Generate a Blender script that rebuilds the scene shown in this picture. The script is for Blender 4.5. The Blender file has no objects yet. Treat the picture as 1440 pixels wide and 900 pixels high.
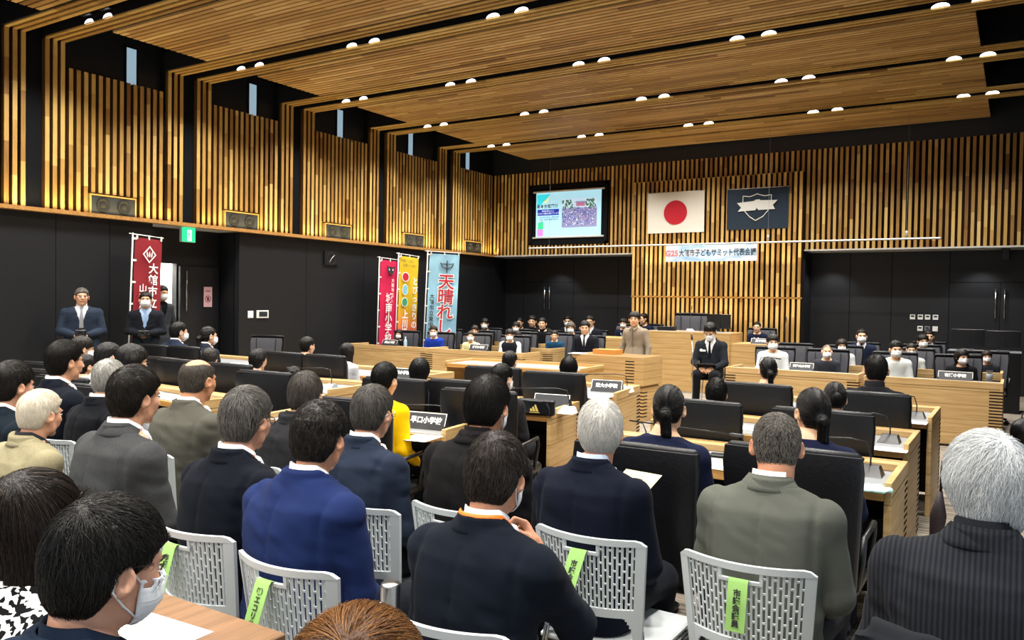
import bpy, math, random
import numpy as np
from mathutils import Matrix, Vector
SC = bpy.context.scene
COL = SC.collection
PI = math.pi
R = math.radians
random.seed(7)

# ------------------------------------------------------------------ camera, sky, lights, exposure
CAM_Z = 1.65
F_PX, YAW, PITCH, ROLL = 1134.1, 0.56005, 0.022907, 0.016033
def cam_axes():
    f = np.array([-math.sin(YAW)*math.cos(PITCH), math.cos(YAW)*math.cos(PITCH), -math.sin(PITCH)])
    r = np.array([math.cos(YAW), math.sin(YAW), 0.0]); u = np.cross(r, f)
    return r*math.cos(ROLL)+u*math.sin(ROLL), -r*math.sin(ROLL)+u*math.cos(ROLL), f
CR, CU, CF = cam_axes()
cam = bpy.data.cameras.new('camera'); co = bpy.data.objects.new('camera', cam); COL.objects.link(co)
cam.sensor_width = 36; cam.lens = 36*F_PX/1440; cam.clip_start = .05
co.matrix_world = Matrix(((CR[0], CU[0], -CF[0], 0), (CR[1], CU[1], -CF[1], 0), (CR[2], CU[2], -CF[2], CAM_Z), (0, 0, 0, 1)))
SC.camera = co
def ray(px, py): return CF + CR*((px-720)/F_PX) + CU*((450-py)/F_PX)
def on_z(px, py, z):
    d = ray(px, py); return np.array([0, 0, CAM_Z]) + d*((z-CAM_Z)/d[2])
def on_y(px, py, y):
    d = ray(px, py); return np.array([0, 0, CAM_Z]) + d*(y/d[1])
def on_x(px, py, x):
    d = ray(px, py); return np.array([0, 0, CAM_Z]) + d*(x/d[0])

SC.view_settings.view_transform = 'Standard'; SC.view_settings.look = 'None'
SC.view_settings.gamma = 1; SC.view_settings.use_curve_mapping = False
SC.view_settings.exposure = 0.42
SC.cycles.use_denoising = True
SC.cycles.max_bounces = 6; SC.cycles.diffuse_bounces = 3; SC.cycles.glossy_bounces = 3
SC.cycles.caustics_reflective = False; SC.cycles.caustics_refractive = False
SC.cycles.sample_clamp_indirect = 4

W = bpy.data.worlds.new('ambient_fill'); SC.world = W; W.use_nodes = True
W.node_tree.nodes['Background'].inputs[0].default_value = (.80, .90, 1.0, 1)
W.node_tree.nodes['Background'].inputs[1].default_value = .55      # added cool fill light, entering where walls are left out

STRIP_Y = [5.93, 8.37, 10.70, 13.08, 15.45]
PAIR_X = [-10.2, -7.86, -5.47, -3.08, -.66]
def area(name, loc, rot, sx, sy, power, colour, spread=PI):
    l = bpy.data.lights.new(name, 'AREA'); l.shape = 'RECTANGLE'; l.size = sx; l.size_y = sy
    l.energy = power; l.color = colour; l.spread = spread
    o = bpy.data.objects.new(name, l); COL.objects.link(o); o.location = loc; o.rotation_euler = rot
    return o
# the downlights of the ceiling strips (the strips go on over the seats behind the camera)
for yy in [-1.3, 1.1, 3.5] + STRIP_Y:
    for xx in PAIR_X:
        area('downlight_beam', (xx, yy, 5.16), (0, 0, 0), .5, .14, 62, (1, .965, .90), R(126))
# lamps in the ledge under the wooden slats of the left wall
for yy in [5.2, 7.08, 9.5, 11.85, 14.2, 16.5]:
    area('ledge_lamp_beam', (-11.39, yy, 2.86), (PI, R(-8), 0), .07, 1.9, 9.5, (1, .78, .36), R(160))
area('ledge_lamp_beam', (-5.68, 17.0, 2.50), (PI-R(8), 0, 0), 3.6, .06, 9, (1, .80, .46), R(160))
area('ledge_lamp_beam', (-5.68, 16.75, 1.3), (PI-R(30), 0, 0), 3.6, .06, 10, (1, .84, .56), R(150))
# small spots in the soffit of the dark alcoves
for (xx, yy) in [(-9.9, 17.55), (-3.35, 17.55), (-.62, 17.55)]:
    l = bpy.data.lights.new('soffit_spot_beam', 'SPOT'); l.energy = 26; l.spot_size = R(100); l.spot_blend = .6
    l.color = (.93, .97, 1); l.shadow_soft_size = .03
    o = bpy.data.objects.new('soffit_spot_beam', l); COL.objects.link(o); o.location = (xx, yy, 2.68); o.rotation_euler = (R(12), 0, 0)

# ------------------------------------------------------------------ materials
def lin(h):
    if isinstance(h, str):
        h = h.lstrip('#'); c = [int(h[i:i+2], 16)/255 for i in (0, 2, 4)]
    else: c = [v/255 for v in h]
    return tuple((v/12.92 if v <= .04045 else ((v+.055)/1.055)**2.4) for v in c)
MATS = {}
def mat(name, col, rough=.6, metal=0, spec=.5, emit=None, estr=1, bump=None, alpha=None):
    if name in MATS: return MATS[name]
    m = bpy.data.materials.new(name); m.use_nodes = True; MATS[name] = m
    b = m.node_tree.nodes['Principled BSDF']
    c = lin(col)
    b.inputs['Base Color'].default_value = (*c, 1); b.inputs['Roughness'].default_value = rough
    b.inputs['Metallic'].default_value = metal; b.inputs['Specular IOR Level'].default_value = spec
    if emit: b.inputs['Emission Color'].default_value = (*lin(emit), 1); b.inputs['Emission Strength'].default_value = estr
    nt = m.node_tree
    if bump:      # (scale xyz, strength, amount of colour variation)
        sc, st, var = bump
        tc = nt.nodes.new('ShaderNodeTexCoord'); mp = nt.nodes.new('ShaderNodeMapping'); mp.inputs['Scale'].default_value = sc
        nz = nt.nodes.new('ShaderNodeTexNoise'); nz.inputs['Scale'].default_value = 1; nz.inputs['Detail'].default_value = 3
        nt.links.new(tc.outputs['Object'], mp.inputs[0]); nt.links.new(mp.outputs[0], nz.inputs['Vector'])
        if st:
            bp = nt.nodes.new('ShaderNodeBump'); bp.inputs['Strength'].default_value = st; bp.inputs['Distance'].default_value = .01
            nt.links.new(nz.outputs[0], bp.inputs['Height']); nt.links.new(bp.outputs[0], b.inputs['Normal'])
        if var:
            mx = nt.nodes.new('ShaderNodeMix'); mx.data_type = 'RGBA'
            mx.inputs[6].default_value = (*[v*(1-var) for v in c], 1); mx.inputs[7].default_value = (*[min(1, v*(1+var)) for v in c], 1)
            rp = nt.nodes.new('ShaderNodeMapRange'); rp.inputs[1].default_value = .3; rp.inputs[2].default_value = .7
            nt.links.new(nz.outputs[0], rp.inputs[0]); nt.links.new(rp.outputs[0], mx.inputs[0]); nt.links.new(mx.outputs[2], b.inputs['Base Color'])
    return m
def slat_wood(name, dark, mid, light, grain):
    m = bpy.data.materials.new(name); m.use_nodes = True; nt = m.node_tree; b = nt.nodes['Principled BSDF']; MATS[name] = m
    at = nt.nodes.new('ShaderNodeAttribute'); at.attribute_name = 'tone'
    rp = nt.nodes.new('ShaderNodeValToRGB'); e = rp.color_ramp.elements
    e[0].color = (*lin(dark), 1); e[1].color = (*lin(light), 1); k = e.new(.5); k.color = (*lin(mid), 1)
    tc = nt.nodes.new('ShaderNodeTexCoord'); mp = nt.nodes.new('ShaderNodeMapping'); mp.inputs['Scale'].default_value = grain
    nz = nt.nodes.new('ShaderNodeTexNoise'); nz.inputs['Scale'].default_value = 1; nz.inputs['Detail'].default_value = 4
    ad = nt.nodes.new('ShaderNodeMath'); ad.operation = 'MULTIPLY_ADD'; ad.inputs[1].default_value = .45
    sb = nt.nodes.new('ShaderNodeMath'); sb.operation = 'SUBTRACT'; sb.inputs[1].default_value = .22
    nt.links.new(tc.outputs['Object'], mp.inputs[0]); nt.links.new(mp.outputs[0], nz.inputs['Vector'])
    nt.links.new(nz.outputs[0], ad.inputs[0]); nt.links.new(at.outputs['Fac'], ad.inputs[2]); nt.links.new(ad.outputs[0], sb.inputs[0])
    nt.links.new(sb.outputs[0], rp.inputs[0]); nt.links.new(rp.outputs[0], b.inputs['Base Color'])
    b.inputs['Roughness'].default_value = .5; b.inputs['Specular IOR Level'].default_value = .3
    return m
slat_wood('slat_oak', '#80592e', '#ba9350', '#dfbe75', (25, 25, 3))
slat_wood('slat_edge_shade', '#3d2912', '#5a3e1f', '#74532a', (25, 25, 3))  # darker brown puts the shade of the slat sides into their colour
slat_wood('ceiling_oak', '#84603a', '#bf965a', '#e2bf82', (2, 30, 30))
def panel_wood(name, a, bcol, grain, groove=None):
    m = bpy.data.materials.new(name); m.use_nodes = True; nt = m.node_tree; b = nt.nodes['Principled BSDF']; MATS[name] = m
    tc = nt.nodes.new('ShaderNodeTexCoord'); mp = nt.nodes.new('ShaderNodeMapping'); mp.inputs['Scale'].default_value = grain
    nz = nt.nodes.new('ShaderNodeTexNoise'); nz.inputs['Scale'].default_value = 1; nz.inputs['Detail'].default_value = 5; nz.inputs['Distortion'].default_value = .4
    rp = nt.nodes.new('ShaderNodeValToRGB'); e = rp.color_ramp.elements
    e[0].position = .3; e[1].position = .7; e[0].color = (*lin(a), 1); e[1].color = (*lin(bcol), 1)
    nt.links.new(tc.outputs['Object'], mp.inputs[0]); nt.links.new(mp.outputs[0], nz.inputs['Vector']); nt.links.new(nz.outputs[0], rp.inputs[0])
    out = rp.outputs[0]
    if groove:
        sx = nt.nodes.new('ShaderNodeSeparateXYZ'); nt.links.new(tc.outputs['Object'], sx.inputs[0])
        fr = nt.nodes.new('ShaderNodeMath'); fr.operation = 'PINGPONG'; fr.inputs[1].default_value = groove/2
        lt = nt.nodes.new('ShaderNodeMath'); lt.operation = 'LESS_THAN'; lt.inputs[1].default_value = .003
        nt.links.new(sx.outputs[2], fr.inputs[0]); nt.links.new(fr.outputs[0], lt.inputs[0])
        mx = nt.nodes.new('ShaderNodeMix'); mx.data_type = 'RGBA'; mx.inputs[7].default_value = (*lin('#8a6a40'), 1)
        nt.links.new(lt.outputs[0], mx.inputs[0]); nt.links.new(out, mx.inputs[6]); out = mx.outputs[2]
    nt.links.new(out, b.inputs['Base Color']); b.inputs['Roughness'].default_value = .42; b.inputs['Specular IOR Level'].default_value = .35
    return m
panel_wood('desk_oak', '#b3905c', '#cbac7a', (2.5, 2.5, 45), .17)
panel_wood('desk_edge', '#a9783c', '#c9985a', (3, 30, 30))
panel_wood('table_walnut', '#6e5138', '#8b684a', (40, 3, 40))
def floor_mat():
    m = bpy.data.materials.new('striped_carpet'); m.use_nodes = True; nt = m.node_tree; b = nt.nodes['Principled BSDF']; MATS['striped_carpet'] = m
    tc = nt.nodes.new('ShaderNodeTexCoord'); mp = nt.nodes.new('ShaderNodeMapping'); mp.inputs['Scale'].default_value = (1.2, 38, 1)
    nz = nt.nodes.new('ShaderNodeTexNoise'); nz.inputs['Scale'].default_value = 1; nz.inputs['Detail'].default_value = 3
    rp = nt.nodes.new('ShaderNodeValToRGB'); e = rp.color_ramp.elements
    e[0].position = .36; e[1].position = .62; e[0].color = (*lin('#4e483f'), 1); e[1].color = (*lin('#9b9183'), 1)
    nt.links.new(tc.outputs['Object'], mp.inputs[0]); nt.links.new(mp.outputs[0], nz.inputs['Vector']); nt.links.new(nz.outputs[0], rp.inputs[0])
    nt.links.new(rp.outputs[0], b.inputs['Base Color']); b.inputs['Roughness'].default_value = .9; b.inputs['Specular IOR Level'].default_value = .2
floor_mat()
mat('black_panel', '#121418', .5, bump=((2, 2, 14), .08, .12))
mat('black_matte', '#0c0e13', .85, spec=.2)
mat('shadow_gap', '#101013', .9, spec=.1)
mat('black_leather', '#0b0c10', .42, spec=.4, bump=((60, 60, 60), .15, .05))
mat('grey_cushion', '#4b4c53', .6, bump=((90, 90, 90), .1, .05))
mat('seam_dark', '#26262b', .7)
mat('chair_plastic', '#ccd2d3', .35)
mat('chrome', '#c9ccd0', .2, 1)
mat('steel', '#b5b3ae', .28, 1)
mat('alu', '#d5d7da', .35, .6)
mat('white_paint', '#e9e9e6', .5)
mat('white_paper', '#f2f4f5', .7)
mat('cream_paper', '#dccf9c', .7)
mat('ink', '#2b2b2e', .7)
mat('grey_ink', '#74787d', .7)
mat('green_tag', '#9ccb70', .6)
mat('black_plastic', '#0e0f12', .4)
mat('mid_plastic', '#26292e', .5)
mat('grey_plastic', '#7b8087', .5)
mat('top_mat', '#7d8082', .6)
mat('rubber', '#0d0d0e', .8)

# ------------------------------------------------------------------ mesh builder
class MB:
    def __init__(s): s.v = []; s.f = []; s.m = []; s.t = []
    def add(s, vs, fs, mi=0, tone=.5):
        b = len(s.v); s.v.extend([tuple(map(float, p)) for p in vs])
        for f in fs: s.f.append(tuple(i+b for i in f)); s.m.append(mi); s.t.append(tone)
        return s
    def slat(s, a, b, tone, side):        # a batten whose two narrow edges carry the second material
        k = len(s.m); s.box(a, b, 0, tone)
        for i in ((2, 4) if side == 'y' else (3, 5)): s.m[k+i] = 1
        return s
    def box(s, a, b, mi=0, tone=.5):
        x0, y0, z0 = a; x1, y1, z1 = b
        return s.add([(x0,y0,z0),(x1,y0,z0),(x1,y1,z0),(x0,y1,z0),(x0,y0,z1),(x1,y0,z1),(x1,y1,z1),(x0,y1,z1)],
                     [(0,3,2,1),(4,5,6,7),(0,1,5,4),(1,2,6,5),(2,3,7,6),(3,0,4,7)], mi, tone)
    def rbox(s, a, b, r=.01, mi=0):     # box with rounded vertical edges and chamfered top and bottom
        x0, y0, z0 = a; x1, y1, z1 = b; r = min(r, (x1-x0)/2.01, (y1-y0)/2.01, (z1-z0)/2.01)
        def ring(z, d):
            o = []
            for cx, cy, a0 in ((x1-r, y1-r, 0), (x0+r, y1-r, 90), (x0+r, y0+r, 180), (x1-r, y0+r, 270)):
                for k in range(4):
                    t = R(a0+30*k); o.append((cx+(r-d)*math.cos(t), cy+(r-d)*math.sin(t), z))
            return o
        e = r*.6
        return s.loft([ring(z0, e), ring(z0+e, 0), ring(z1-e, 0), ring(z1, e)], mi=mi)
    def loft(s, rings, closed=True, caps=True, mi=0, tone=.5):
        n = len(rings[0]); vs = [p for r in rings for p in r]; fs = []
        for i in range(len(rings)-1):
            for j in range(n if closed else n-1):
                k = (j+1) % n; fs.append((i*n+j, i*n+k, (i+1)*n+k, (i+1)*n+j))
        if caps and closed: fs.append(tuple(reversed(range(n)))); fs.append(tuple((len(rings)-1)*n+j for j in range(n)))
        return s.add(vs, fs, mi, tone)
    def tube(s, pts, r, n=8, mi=0):
        pts = [np.array(p, float) for p in pts]; rs = r if hasattr(r, '__len__') else [r]*len(pts); rings = []
        t0 = pts[1]-pts[0]; up = np.array([0, 0, 1.]) if abs(t0[2]) < .9*np.linalg.norm(t0) else np.array([1., 0, 0])
        u = np.cross(t0, up); u /= np.linalg.norm(u)
        for i, p in enumerate(pts):
            t = (pts[min(i+1, len(pts)-1)]-pts[max(i-1, 0)]); t /= np.linalg.norm(t)
            u = u-t*(u@t); u /= np.linalg.norm(u); w = np.cross(t, u)
            rings.append([tuple(p+rs[i]*(u*math.cos(2*PI*k/n)+w*math.sin(2*PI*k/n))) for k in range(n)])
        return s.loft(rings, mi=mi)
    def lathe(s, prof, n=20, c=(0, 0, 0), mi=0):
        return s.loft([[(c[0]+r*math.cos(2*PI*k/n), c[1]+r*math.sin(2*PI*k/n), c[2]+z) for k in range(n)] for r, z in prof], mi=mi)
    def poly(s, pts, d, mi=0):          # planar polygon (3-D points) pushed along d
        n = len(pts); d = np.array(d, float); a = [np.array(p, float) for p in pts]
        vs = a+[p+d for p in a]
        fs = [tuple(range(n)), tuple(reversed(range(n, 2*n)))]+[(i, i+n, (i+1) % n+n, (i+1) % n) for i in range(n)]
        return s.add(vs, fs, mi)
    def ellipsoid(s, c, r, n=12, m=8, mi=0):
        rings = []
        for i in range(1, m):
            t = PI*i/m-PI/2
            rings.append([(c[0]+r[0]*math.cos(t)*math.cos(2*PI*k/n), c[1]+r[1]*math.cos(t)*math.sin(2*PI*k/n), c[2]+r[2]*math.sin(t)) for k in range(n)])
        return s.loft(rings, mi=mi)
    def xf(s, M, start=0):
        for i in range(start, len(s.v)): s.v[i] = tuple(M @ Vector(s.v[i]))
        return s
def mesh_np(name, v, f, mats, mi=None, tone=None, smooth=False):
    me = bpy.data.meshes.new(name)
    me.from_pydata(v if isinstance(v, list) else v.tolist(), [], f if isinstance(f, list) else f.tolist())
    for m in (mats if isinstance(mats, (list, tuple)) else [mats]): me.materials.append(MATS[m] if isinstance(m, str) else m)
    if mi is not None: me.polygons.foreach_set('material_index', mi)
    if tone is not None:
        a = me.attributes.new('tone', 'FLOAT', 'FACE'); a.data.foreach_set('value', tone)
    if smooth: me.polygons.foreach_set('use_smooth', [True]*len(me.polygons))
    me.update(); return me
def link(name, data, parent=None, loc=(0, 0, 0), rz=0):
    o = bpy.data.objects.new(name, data); COL.objects.link(o); o.location = loc; o.rotation_euler = (0, 0, rz)
    if parent is not None: o.parent = parent
    return o
def obj(name, mb, mats, parent=None, loc=(0, 0, 0), rz=0, smooth=False, auto=None):
    me = mesh_np(name, mb.v, mb.f, mats, mb.m, mb.t, smooth)
    if not smooth and auto:
        me.polygons.foreach_set('use_smooth', [True]*len(me.polygons)); me.set_sharp_from_angle(angle=R(auto))
    return link(name, me, parent, loc, rz)
def tag(o, label, cat, group=None):
    o['label'] = label; o['category'] = cat
    if group: o['group'] = group
    return o
def thing(name, label, cat, loc=(0, 0, 0), rz=0, group=None):
    return tag(link(name, None, None, loc, rz), label, cat, group)
def struct(name, mb, mats, label=None, parent=None, **k):
    o = obj(name, mb, mats, parent, **k)
    if parent is None:
        o['kind'] = 'structure'
    return o
def copy_tree(o, parent=None):
    c = o.copy(); COL.objects.link(c)
    if parent is not None: c.parent = parent
    for ch in list(o.children): copy_tree(ch, c)
    return c
# lettering, turned into mesh; local x to the right, y up, facing +z
def text_mesh(txt, size, bold=0, vertical=False, pitch=1.08):
    cu = bpy.data.curves.new('lettering', 'FONT')
    cu.body = '\n'.join(txt) if vertical else txt
    cu.size = size; cu.align_x = 'CENTER'; cu.align_y = 'CENTER'; cu.offset = bold; cu.extrude = 0; cu.resolution_u = 3
    if vertical: cu.space_line = pitch
    ob = bpy.data.objects.new('lettering', cu); COL.objects.link(ob)
    dg = bpy.context.evaluated_depsgraph_get(); dg.update()
    me = bpy.data.meshes.new_from_object(ob.evaluated_get(dg))
    bpy.data.objects.remove(ob)
    v = np.zeros(len(me.vertices)*3); me.vertices.foreach_get('co', v); v = v.reshape(-1, 3)
    f = [tuple(p.vertices) for p in me.polygons]; bpy.data.meshes.remove(me)
    return v, f
def add_text(mb, txt, M, size, mi=0, bold=0, vertical=False, pitch=1.08, sx=1, sy=1):
    v, f = text_mesh(txt, size, bold, vertical, pitch)
    mb.add([tuple(M @ Vector((p[0]*sx, p[1]*sy, 0))) for p in v], f, mi)
def frame(origin, xaxis, yaxis):
    x = Vector(xaxis).normalized(); y = Vector(yaxis).normalized(); z = x.cross(y)
    M = Matrix((x, y, z)).transposed().to_4x4(); M.translation = Vector(origin); return M

# ------------------------------------------------------------------ the room
XL, XR, YB, YA = -11.56, .56, 17.40, 18.10     # left wall, right wall, slatted back wall, back of the alcoves
Z0, Z1, ZC = 2.82, 4.87, 5.20                    # slats from Z0 to Z1, underside of the ceiling slats
PITCH_S, SW, SD = .107, .060, .07
rng = random.Random(3)
def slat_z(mb, x0, x1, y0, y1, z0, z1, side='x'):          # upright slat made of jointed lengths
    z = z0-rng.random()*.5
    while z < z1:
        e = z+rng.uniform(.35, 1.1)
        a, b = max(z, z0), min(e, z1)
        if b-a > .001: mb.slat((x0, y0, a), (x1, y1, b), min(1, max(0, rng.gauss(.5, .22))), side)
        z = e
def slat_x(mb, x0, x1, y0, y1, z0, z1):
    x = x0-rng.random()
    while x < x1:
        e = x+rng.uniform(.8, 2.2)
        a, b = max(x, x0), min(e, x1)
        if b-a > .001: mb.box((a, y0, z0), (b, y1, z1), 0, min(1, max(0, rng.gauss(.5, .2))))
        x = e
m = MB(); m.box((-12.6, -3, -.1), (1.0, 18.4, 0)); struct('floor', m, 'striped_carpet')
m = MB(); m.box((-12.6, -3, 5.95), (1.0, 18.4, 6.05)); struct('ceiling', m, 'black_matte')

# left wall: black boards below with an alcove, black backing above
ALC0, ALC1, AX = 7.76, 9.42, -12.12
m = MB()
ys = [-3, -1.2, .6, 2.4, 4.05, 5.15, 6.25, 7.05, ALC0]
for a, b in zip(ys, ys[1:]): m.box((XL-.12, a+.004, 0), (XL, b-.004, Z0-.02))
ys = [ALC1, 11.0, 12.6, 14.2, 15.8, 17.4, 18.2]
for a, b in zip(ys, ys[1:]): m.box((XL-.12, a+.004, 0), (XL, b-.004, Z0-.02))
m.box((XL-.14, -3, 0), (XL-.125, ALC0, Z0)); m.box((XL-.14, ALC1, 0), (XL-.125, 18.2, Z0))
DY0, DY1 = 8.22, 8.58                             # the part of the doorway left open
m.box((AX-.12, ALC0-.1, 0), (AX, 7.78, Z0)); m.box((AX-.12, 7.78, 2.2), (AX, ALC1+.1, Z0))
m.box((AX-.12, 8.58, 0), (AX, ALC1+.1, 2.2)); m.box((AX-.12, ALC0-.12, 0), (XL-.12, ALC0, Z0)); m.box((AX-.12, ALC1, 0), (XL-.12, ALC1+.12, Z0))
m.box((XL-.16, -3, Z0), (XL-.09, 18.2, 5.95))
struct('wall_left', m, 'black_panel')
m = MB(); m.box((AX, ALC0, Z0-.03), (XL, ALC1, Z0)); struct('trim_1', m, 'white_paint')
# corridor seen through the open door
m = MB(); m.box((AX-.9, 7.5, 0), (AX-.86, 9.2, 2.5)); m.box((AX-.9, 7.5, 2.5), (AX-.12, 9.2, 2.54)); m.box((AX-.9, 9.16, 0), (AX-.12, 9.2, 2.5)); m.box((AX-.9, 7.5, 0), (AX-.12, 7.54, 2.5))
struct('wall_corridor', m, mat('corridor_white', '#f4f3ee', .6))
area('corridor_lamp_beam', (AX-.5, 8.35, 2.45), (0, 0, 0), .5, 1.2, 60, (1, .98, .93))
# door leaf, pushed back against the alcove wall
d = thing('door_1', 'black door leaf with long bar handle standing open beside the lit doorway', 'door', (AX+.03, 8.60, 0)); d['kind'] = 'structure'
m = MB(); m.box((0, 0, .01), (.045, .78, 2.16)); obj('door_leaf', m, 'black_panel', d)
m = MB(); m.tube([(.085, .10, 1.40), (.085, .10, 2.08)], .012); m.tube([(.045, .10, 1.5), (.085, .10, 1.5)], .008); m.tube([(.045, .10, 1.98), (.085, .10, 1.98)], .008); obj('handle', m, 'chrome', d, smooth=True)

# right wall with an unseen opening, rear wall left out, to admit added fill
m = MB(); m.box((XR, 5.0, 0), (XR+.12, 18.2, 5.95)); m.box((XR, -3, 3.2), (XR+.12, 5.0, 5.95)); struct('wall_right', m, 'black_panel')

# left wall slats: portals of three slats each side of a black channel, panels between
n = 1
def trimname():
    global n; n += 1; return 'trim_%d' % n
for i, Y in enumerate([3.56]+STRIP_Y):
    m = MB()
    for s in (-1, 1):
        for k in range(3):
            c = Y+s*(.13+SW/2+k*PITCH_S); slat_z(m, XL-.02, XL+SD, c-SW/2, c+SW/2, Z0, ZC+.06, 'y')
            slat_x(m, XL-.02, XR, c-SW/2, c+SW/2, ZC, ZC+SD)
    struct(trimname(), m, ['slat_oak', 'slat_edge_shade'])
    m = MB()        # black channel of the portal, on the wall and over the ceiling, with the cheeks of the panels
    m.box((XL-.06, Y-.15, Z0), (XL-.03, Y+.15, 5.5)); m.box((XL, Y-.42, 5.36), (XR, Y+.42, 5.40))
    for s in (-1, 1):
        m.box((XL-.03, Y+s*.128-.006, ZC+.02), (XR, Y+s*.128+.006, 5.38))
        m.box((XL-.09, Y+s*.415-.02, Z1-.3), (XL, Y+s*.415+.02, 5.5)); m.box((XL, Y+s*.43-.012, ZC+.01), (XR, Y+s*.43+.012, 5.5))
    struct(trimname(), m, 'black_matte')
bays = list(zip([3.56]+STRIP_Y, STRIP_Y+[17.80]))
for i, (a, b) in enumerate(bays):
    y0, y1 = a+.13+3*PITCH_S, b-.13-3*PITCH_S
    if i == len(bays)-1: y1 = YB-.06
    m = MB(); k = int(round((y1-y0)/PITCH_S)); p = (y1-y0)/k
    sp = SPK[i] if (SPK := {1: (6.70, 7.45), 2: (9.06, 9.80), 3: (11.42, 12.16), 4: (13.81, 14.52), 5: (16.15, 16.84)}).get(i) else (0, 0)
    for j in range(k):
        c = y0+p*(j+.5)
        slat_z(m, XL-.05, XL+.045, c-SW/2, c+SW/2, 3.15 if sp[0]-.02 < c < sp[1]+.02 else Z0, Z1, 'y')
    struct(trimname(), m, ['slat_oak', 'slat_edge_shade'])
    m = MB(); m.box((XL-.09, y0, Z0), (XL-.055, y1, Z1)); struct(trimname(), m, mat('slat_backing', '#2a1a0e', .9, spec=.1))
    # flat slatted ceiling panel between the portals
    if 0 < i < len(bays)-1 or i == 0:
        m = MB(); y0, y1 = a+.46, b-.46; k = int(round((y1-y0)/.098))
        for j in range(k):
            c = y0+(y1-y0)*(j+.5)/k; slat_x(m, -10.45, -.52, c-.034, c+.034, ZC-.005, ZC+.045)
        struct(trimname(), m, 'ceiling_oak')
        m = MB(); m.box((-10.44, y0-.03, ZC+.05), (-.53, y1+.03, ZC+.10)); struct(trimname(), m, mat('ceiling_backing', '#1c120a', .9, spec=.1))
m = MB(); y0 = 15.45+.44
for j in range(20):      # the last ceiling panel, boarded close, with a black slot
    a, b = y0+j*.0715, y0+j*.0715+.0705
    if .35 < (j+.5)*.0715 < .50:
        slat_x(m, -10.45, -7.45, a, b, ZC-.005, ZC+.045); slat_x(m, -2.88, -.52, a, b, ZC-.005, ZC+.045)
    else: slat_x(m, -10.45, -.52, a, b, ZC-.005, ZC+.045)
struct(trimname(), m, 'ceiling_oak')
m = MB(); m.box((-10.44, y0, ZC+.09), (-.53, 17.32, ZC+.12)); struct(trimname(), m, 'black_matte')
# lit ledge under the slats
m = MB(); m.box((XL-.02, -3, Z0-.035), (XL+.13, YB, Z0)); m.box((XL+.118, -3, Z0), (XL+.13, YB, Z0+.02)); struct(trimname(), m, 'desk_edge')
# ceiling over the rear of the room
m = MB(); m.box((XL, -3, 5.2), (XR, 3.1, 5.25)); struct(trimname(), m, 'ceiling_oak')

# clerestory windows above the slats
for i, yy in enumerate([7.43, 9.75, 11.93, 14.15, 16.36]):
    w = thing('window_%d' % (i+1), 'narrow pale blue window slit above the slatted wall', 'window', (XL-.085, yy, 0)); w['kind'] = 'structure'
    m = MB()
    for s in (-1, 1): m.box((0, s*.095-.012, 4.80), (.02, s*.095+.012, 5.46))
    m.box((0, -.1, 5.44), (.02, .1, 5.46)); obj('window_frame', m, 'black_matte', w)
    m = MB(); m.box((.002, -.083, 4.82), (.01, .083, 5.44)); obj('pane', m, mat('daylight_pane', '#a8c4d6', .3, emit='#a9c9de', estr=.42), w)

# back wall
SL, SRT = -7.57, -3.78            # the projecting centre panel
m = MB()
m.box((XL-.12, YB+.02, Z0-.02), (XR+.1, YB+.10, 5.95)); m.box((SL+.05, YB-.12, 0), (SRT-.05, YB+.10, 4.40))
for (a, b) in ((XL-.6, SL+.1), (SRT-.1, XR+.2)):
    m.box((a, YA, 0), (b, YA+.1, Z0+.1))
m.box((SL, YB+.1, 0), (SL+.08, YA, Z0)); m.box((SRT-.08, YB+.1, 0), (SRT, YA, Z0))
struct('wall_back', m, 'black_panel')
m = MB()
for a, b, top in ((XL+.06, SL, Z1), (SRT, XR, Z1), (SL, SRT, Z1)):
    k = int(round((b-a)/PITCH_S)); p = (b-a)/k
    for j in range(k):
        c = a+p*(j+.5)
        zlo = 4.42 if a == SL else Z0
        if -10.42 < c < -8.25 and a < SL:      # gap for the screen niche
            slat_z(m, c-.028, c+.028, YB-.05, YB+.02, Z0, 3.06); slat_z(m, c-.028, c+.028, YB-.05, YB+.02, 4.56, Z1)
        else: slat_z(m, c-.028, c+.028, YB-.05, YB+.02, zlo, top)
struct(trimname(), m, ['slat_oak', 'slat_edge_shade'])
m = MB(); k = int(round((SRT-SL)/PITCH_S)); p = (SRT-SL)/k
for j in range(k):
    c = SL+p*(j+.5)
    slat_z(m, c-.03, c+.03, YB-.20, YB-.12, 1.83, 4.42); slat_z(m, c-.03, c+.03, YB-.175, YB-.12, .1, 1.80)
struct(trimname(), m, ['slat_oak', 'slat_edge_shade'])
m = MB(); m.box((SL, YB-.125, .05), (SRT, YB-.119, 4.41)); m.box((XL, YB+.005, Z0), (XR, YB+.019, Z1)); struct(trimname(), m, 'slat_backing')
m = MB(); m.box((SL, YB-.18, 1.80), (SRT, YB-.12, 1.83)); struct(trimname(), m, 'desk_edge')
for a, b in ((XL, SL), (SRT, XR)):
    m = MB(); m.box((a, YB-.05, Z0-.03), (b, YA, Z0)); struct(trimname(), m, mat('soffit_grey', '#c9c9c6', .6))
m = MB()        # panel joints of the alcove boards
for x in (-11.0, -9.53, -8.3, -3.0, -2.2, -1.16, .45): m.box((x-.006, YA-.002, 0), (x+.006, YA+.001, Z0-.03))
m.box((-1.16, YA-.002, 2.16), (.45, YA+.001, 2.172)); m.box((-.30, YA-.002, 0), (-.29, YA+.001, 2.16)); m.box((-11.0, YA-.002, 2.16), (-9.53, YA+.001, 2.172)); m.box((-10.27, YA-.002, 0), (-10.26, YA+.001, 2.16))
struct(trimname(), m, 'shadow_gap')
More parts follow.
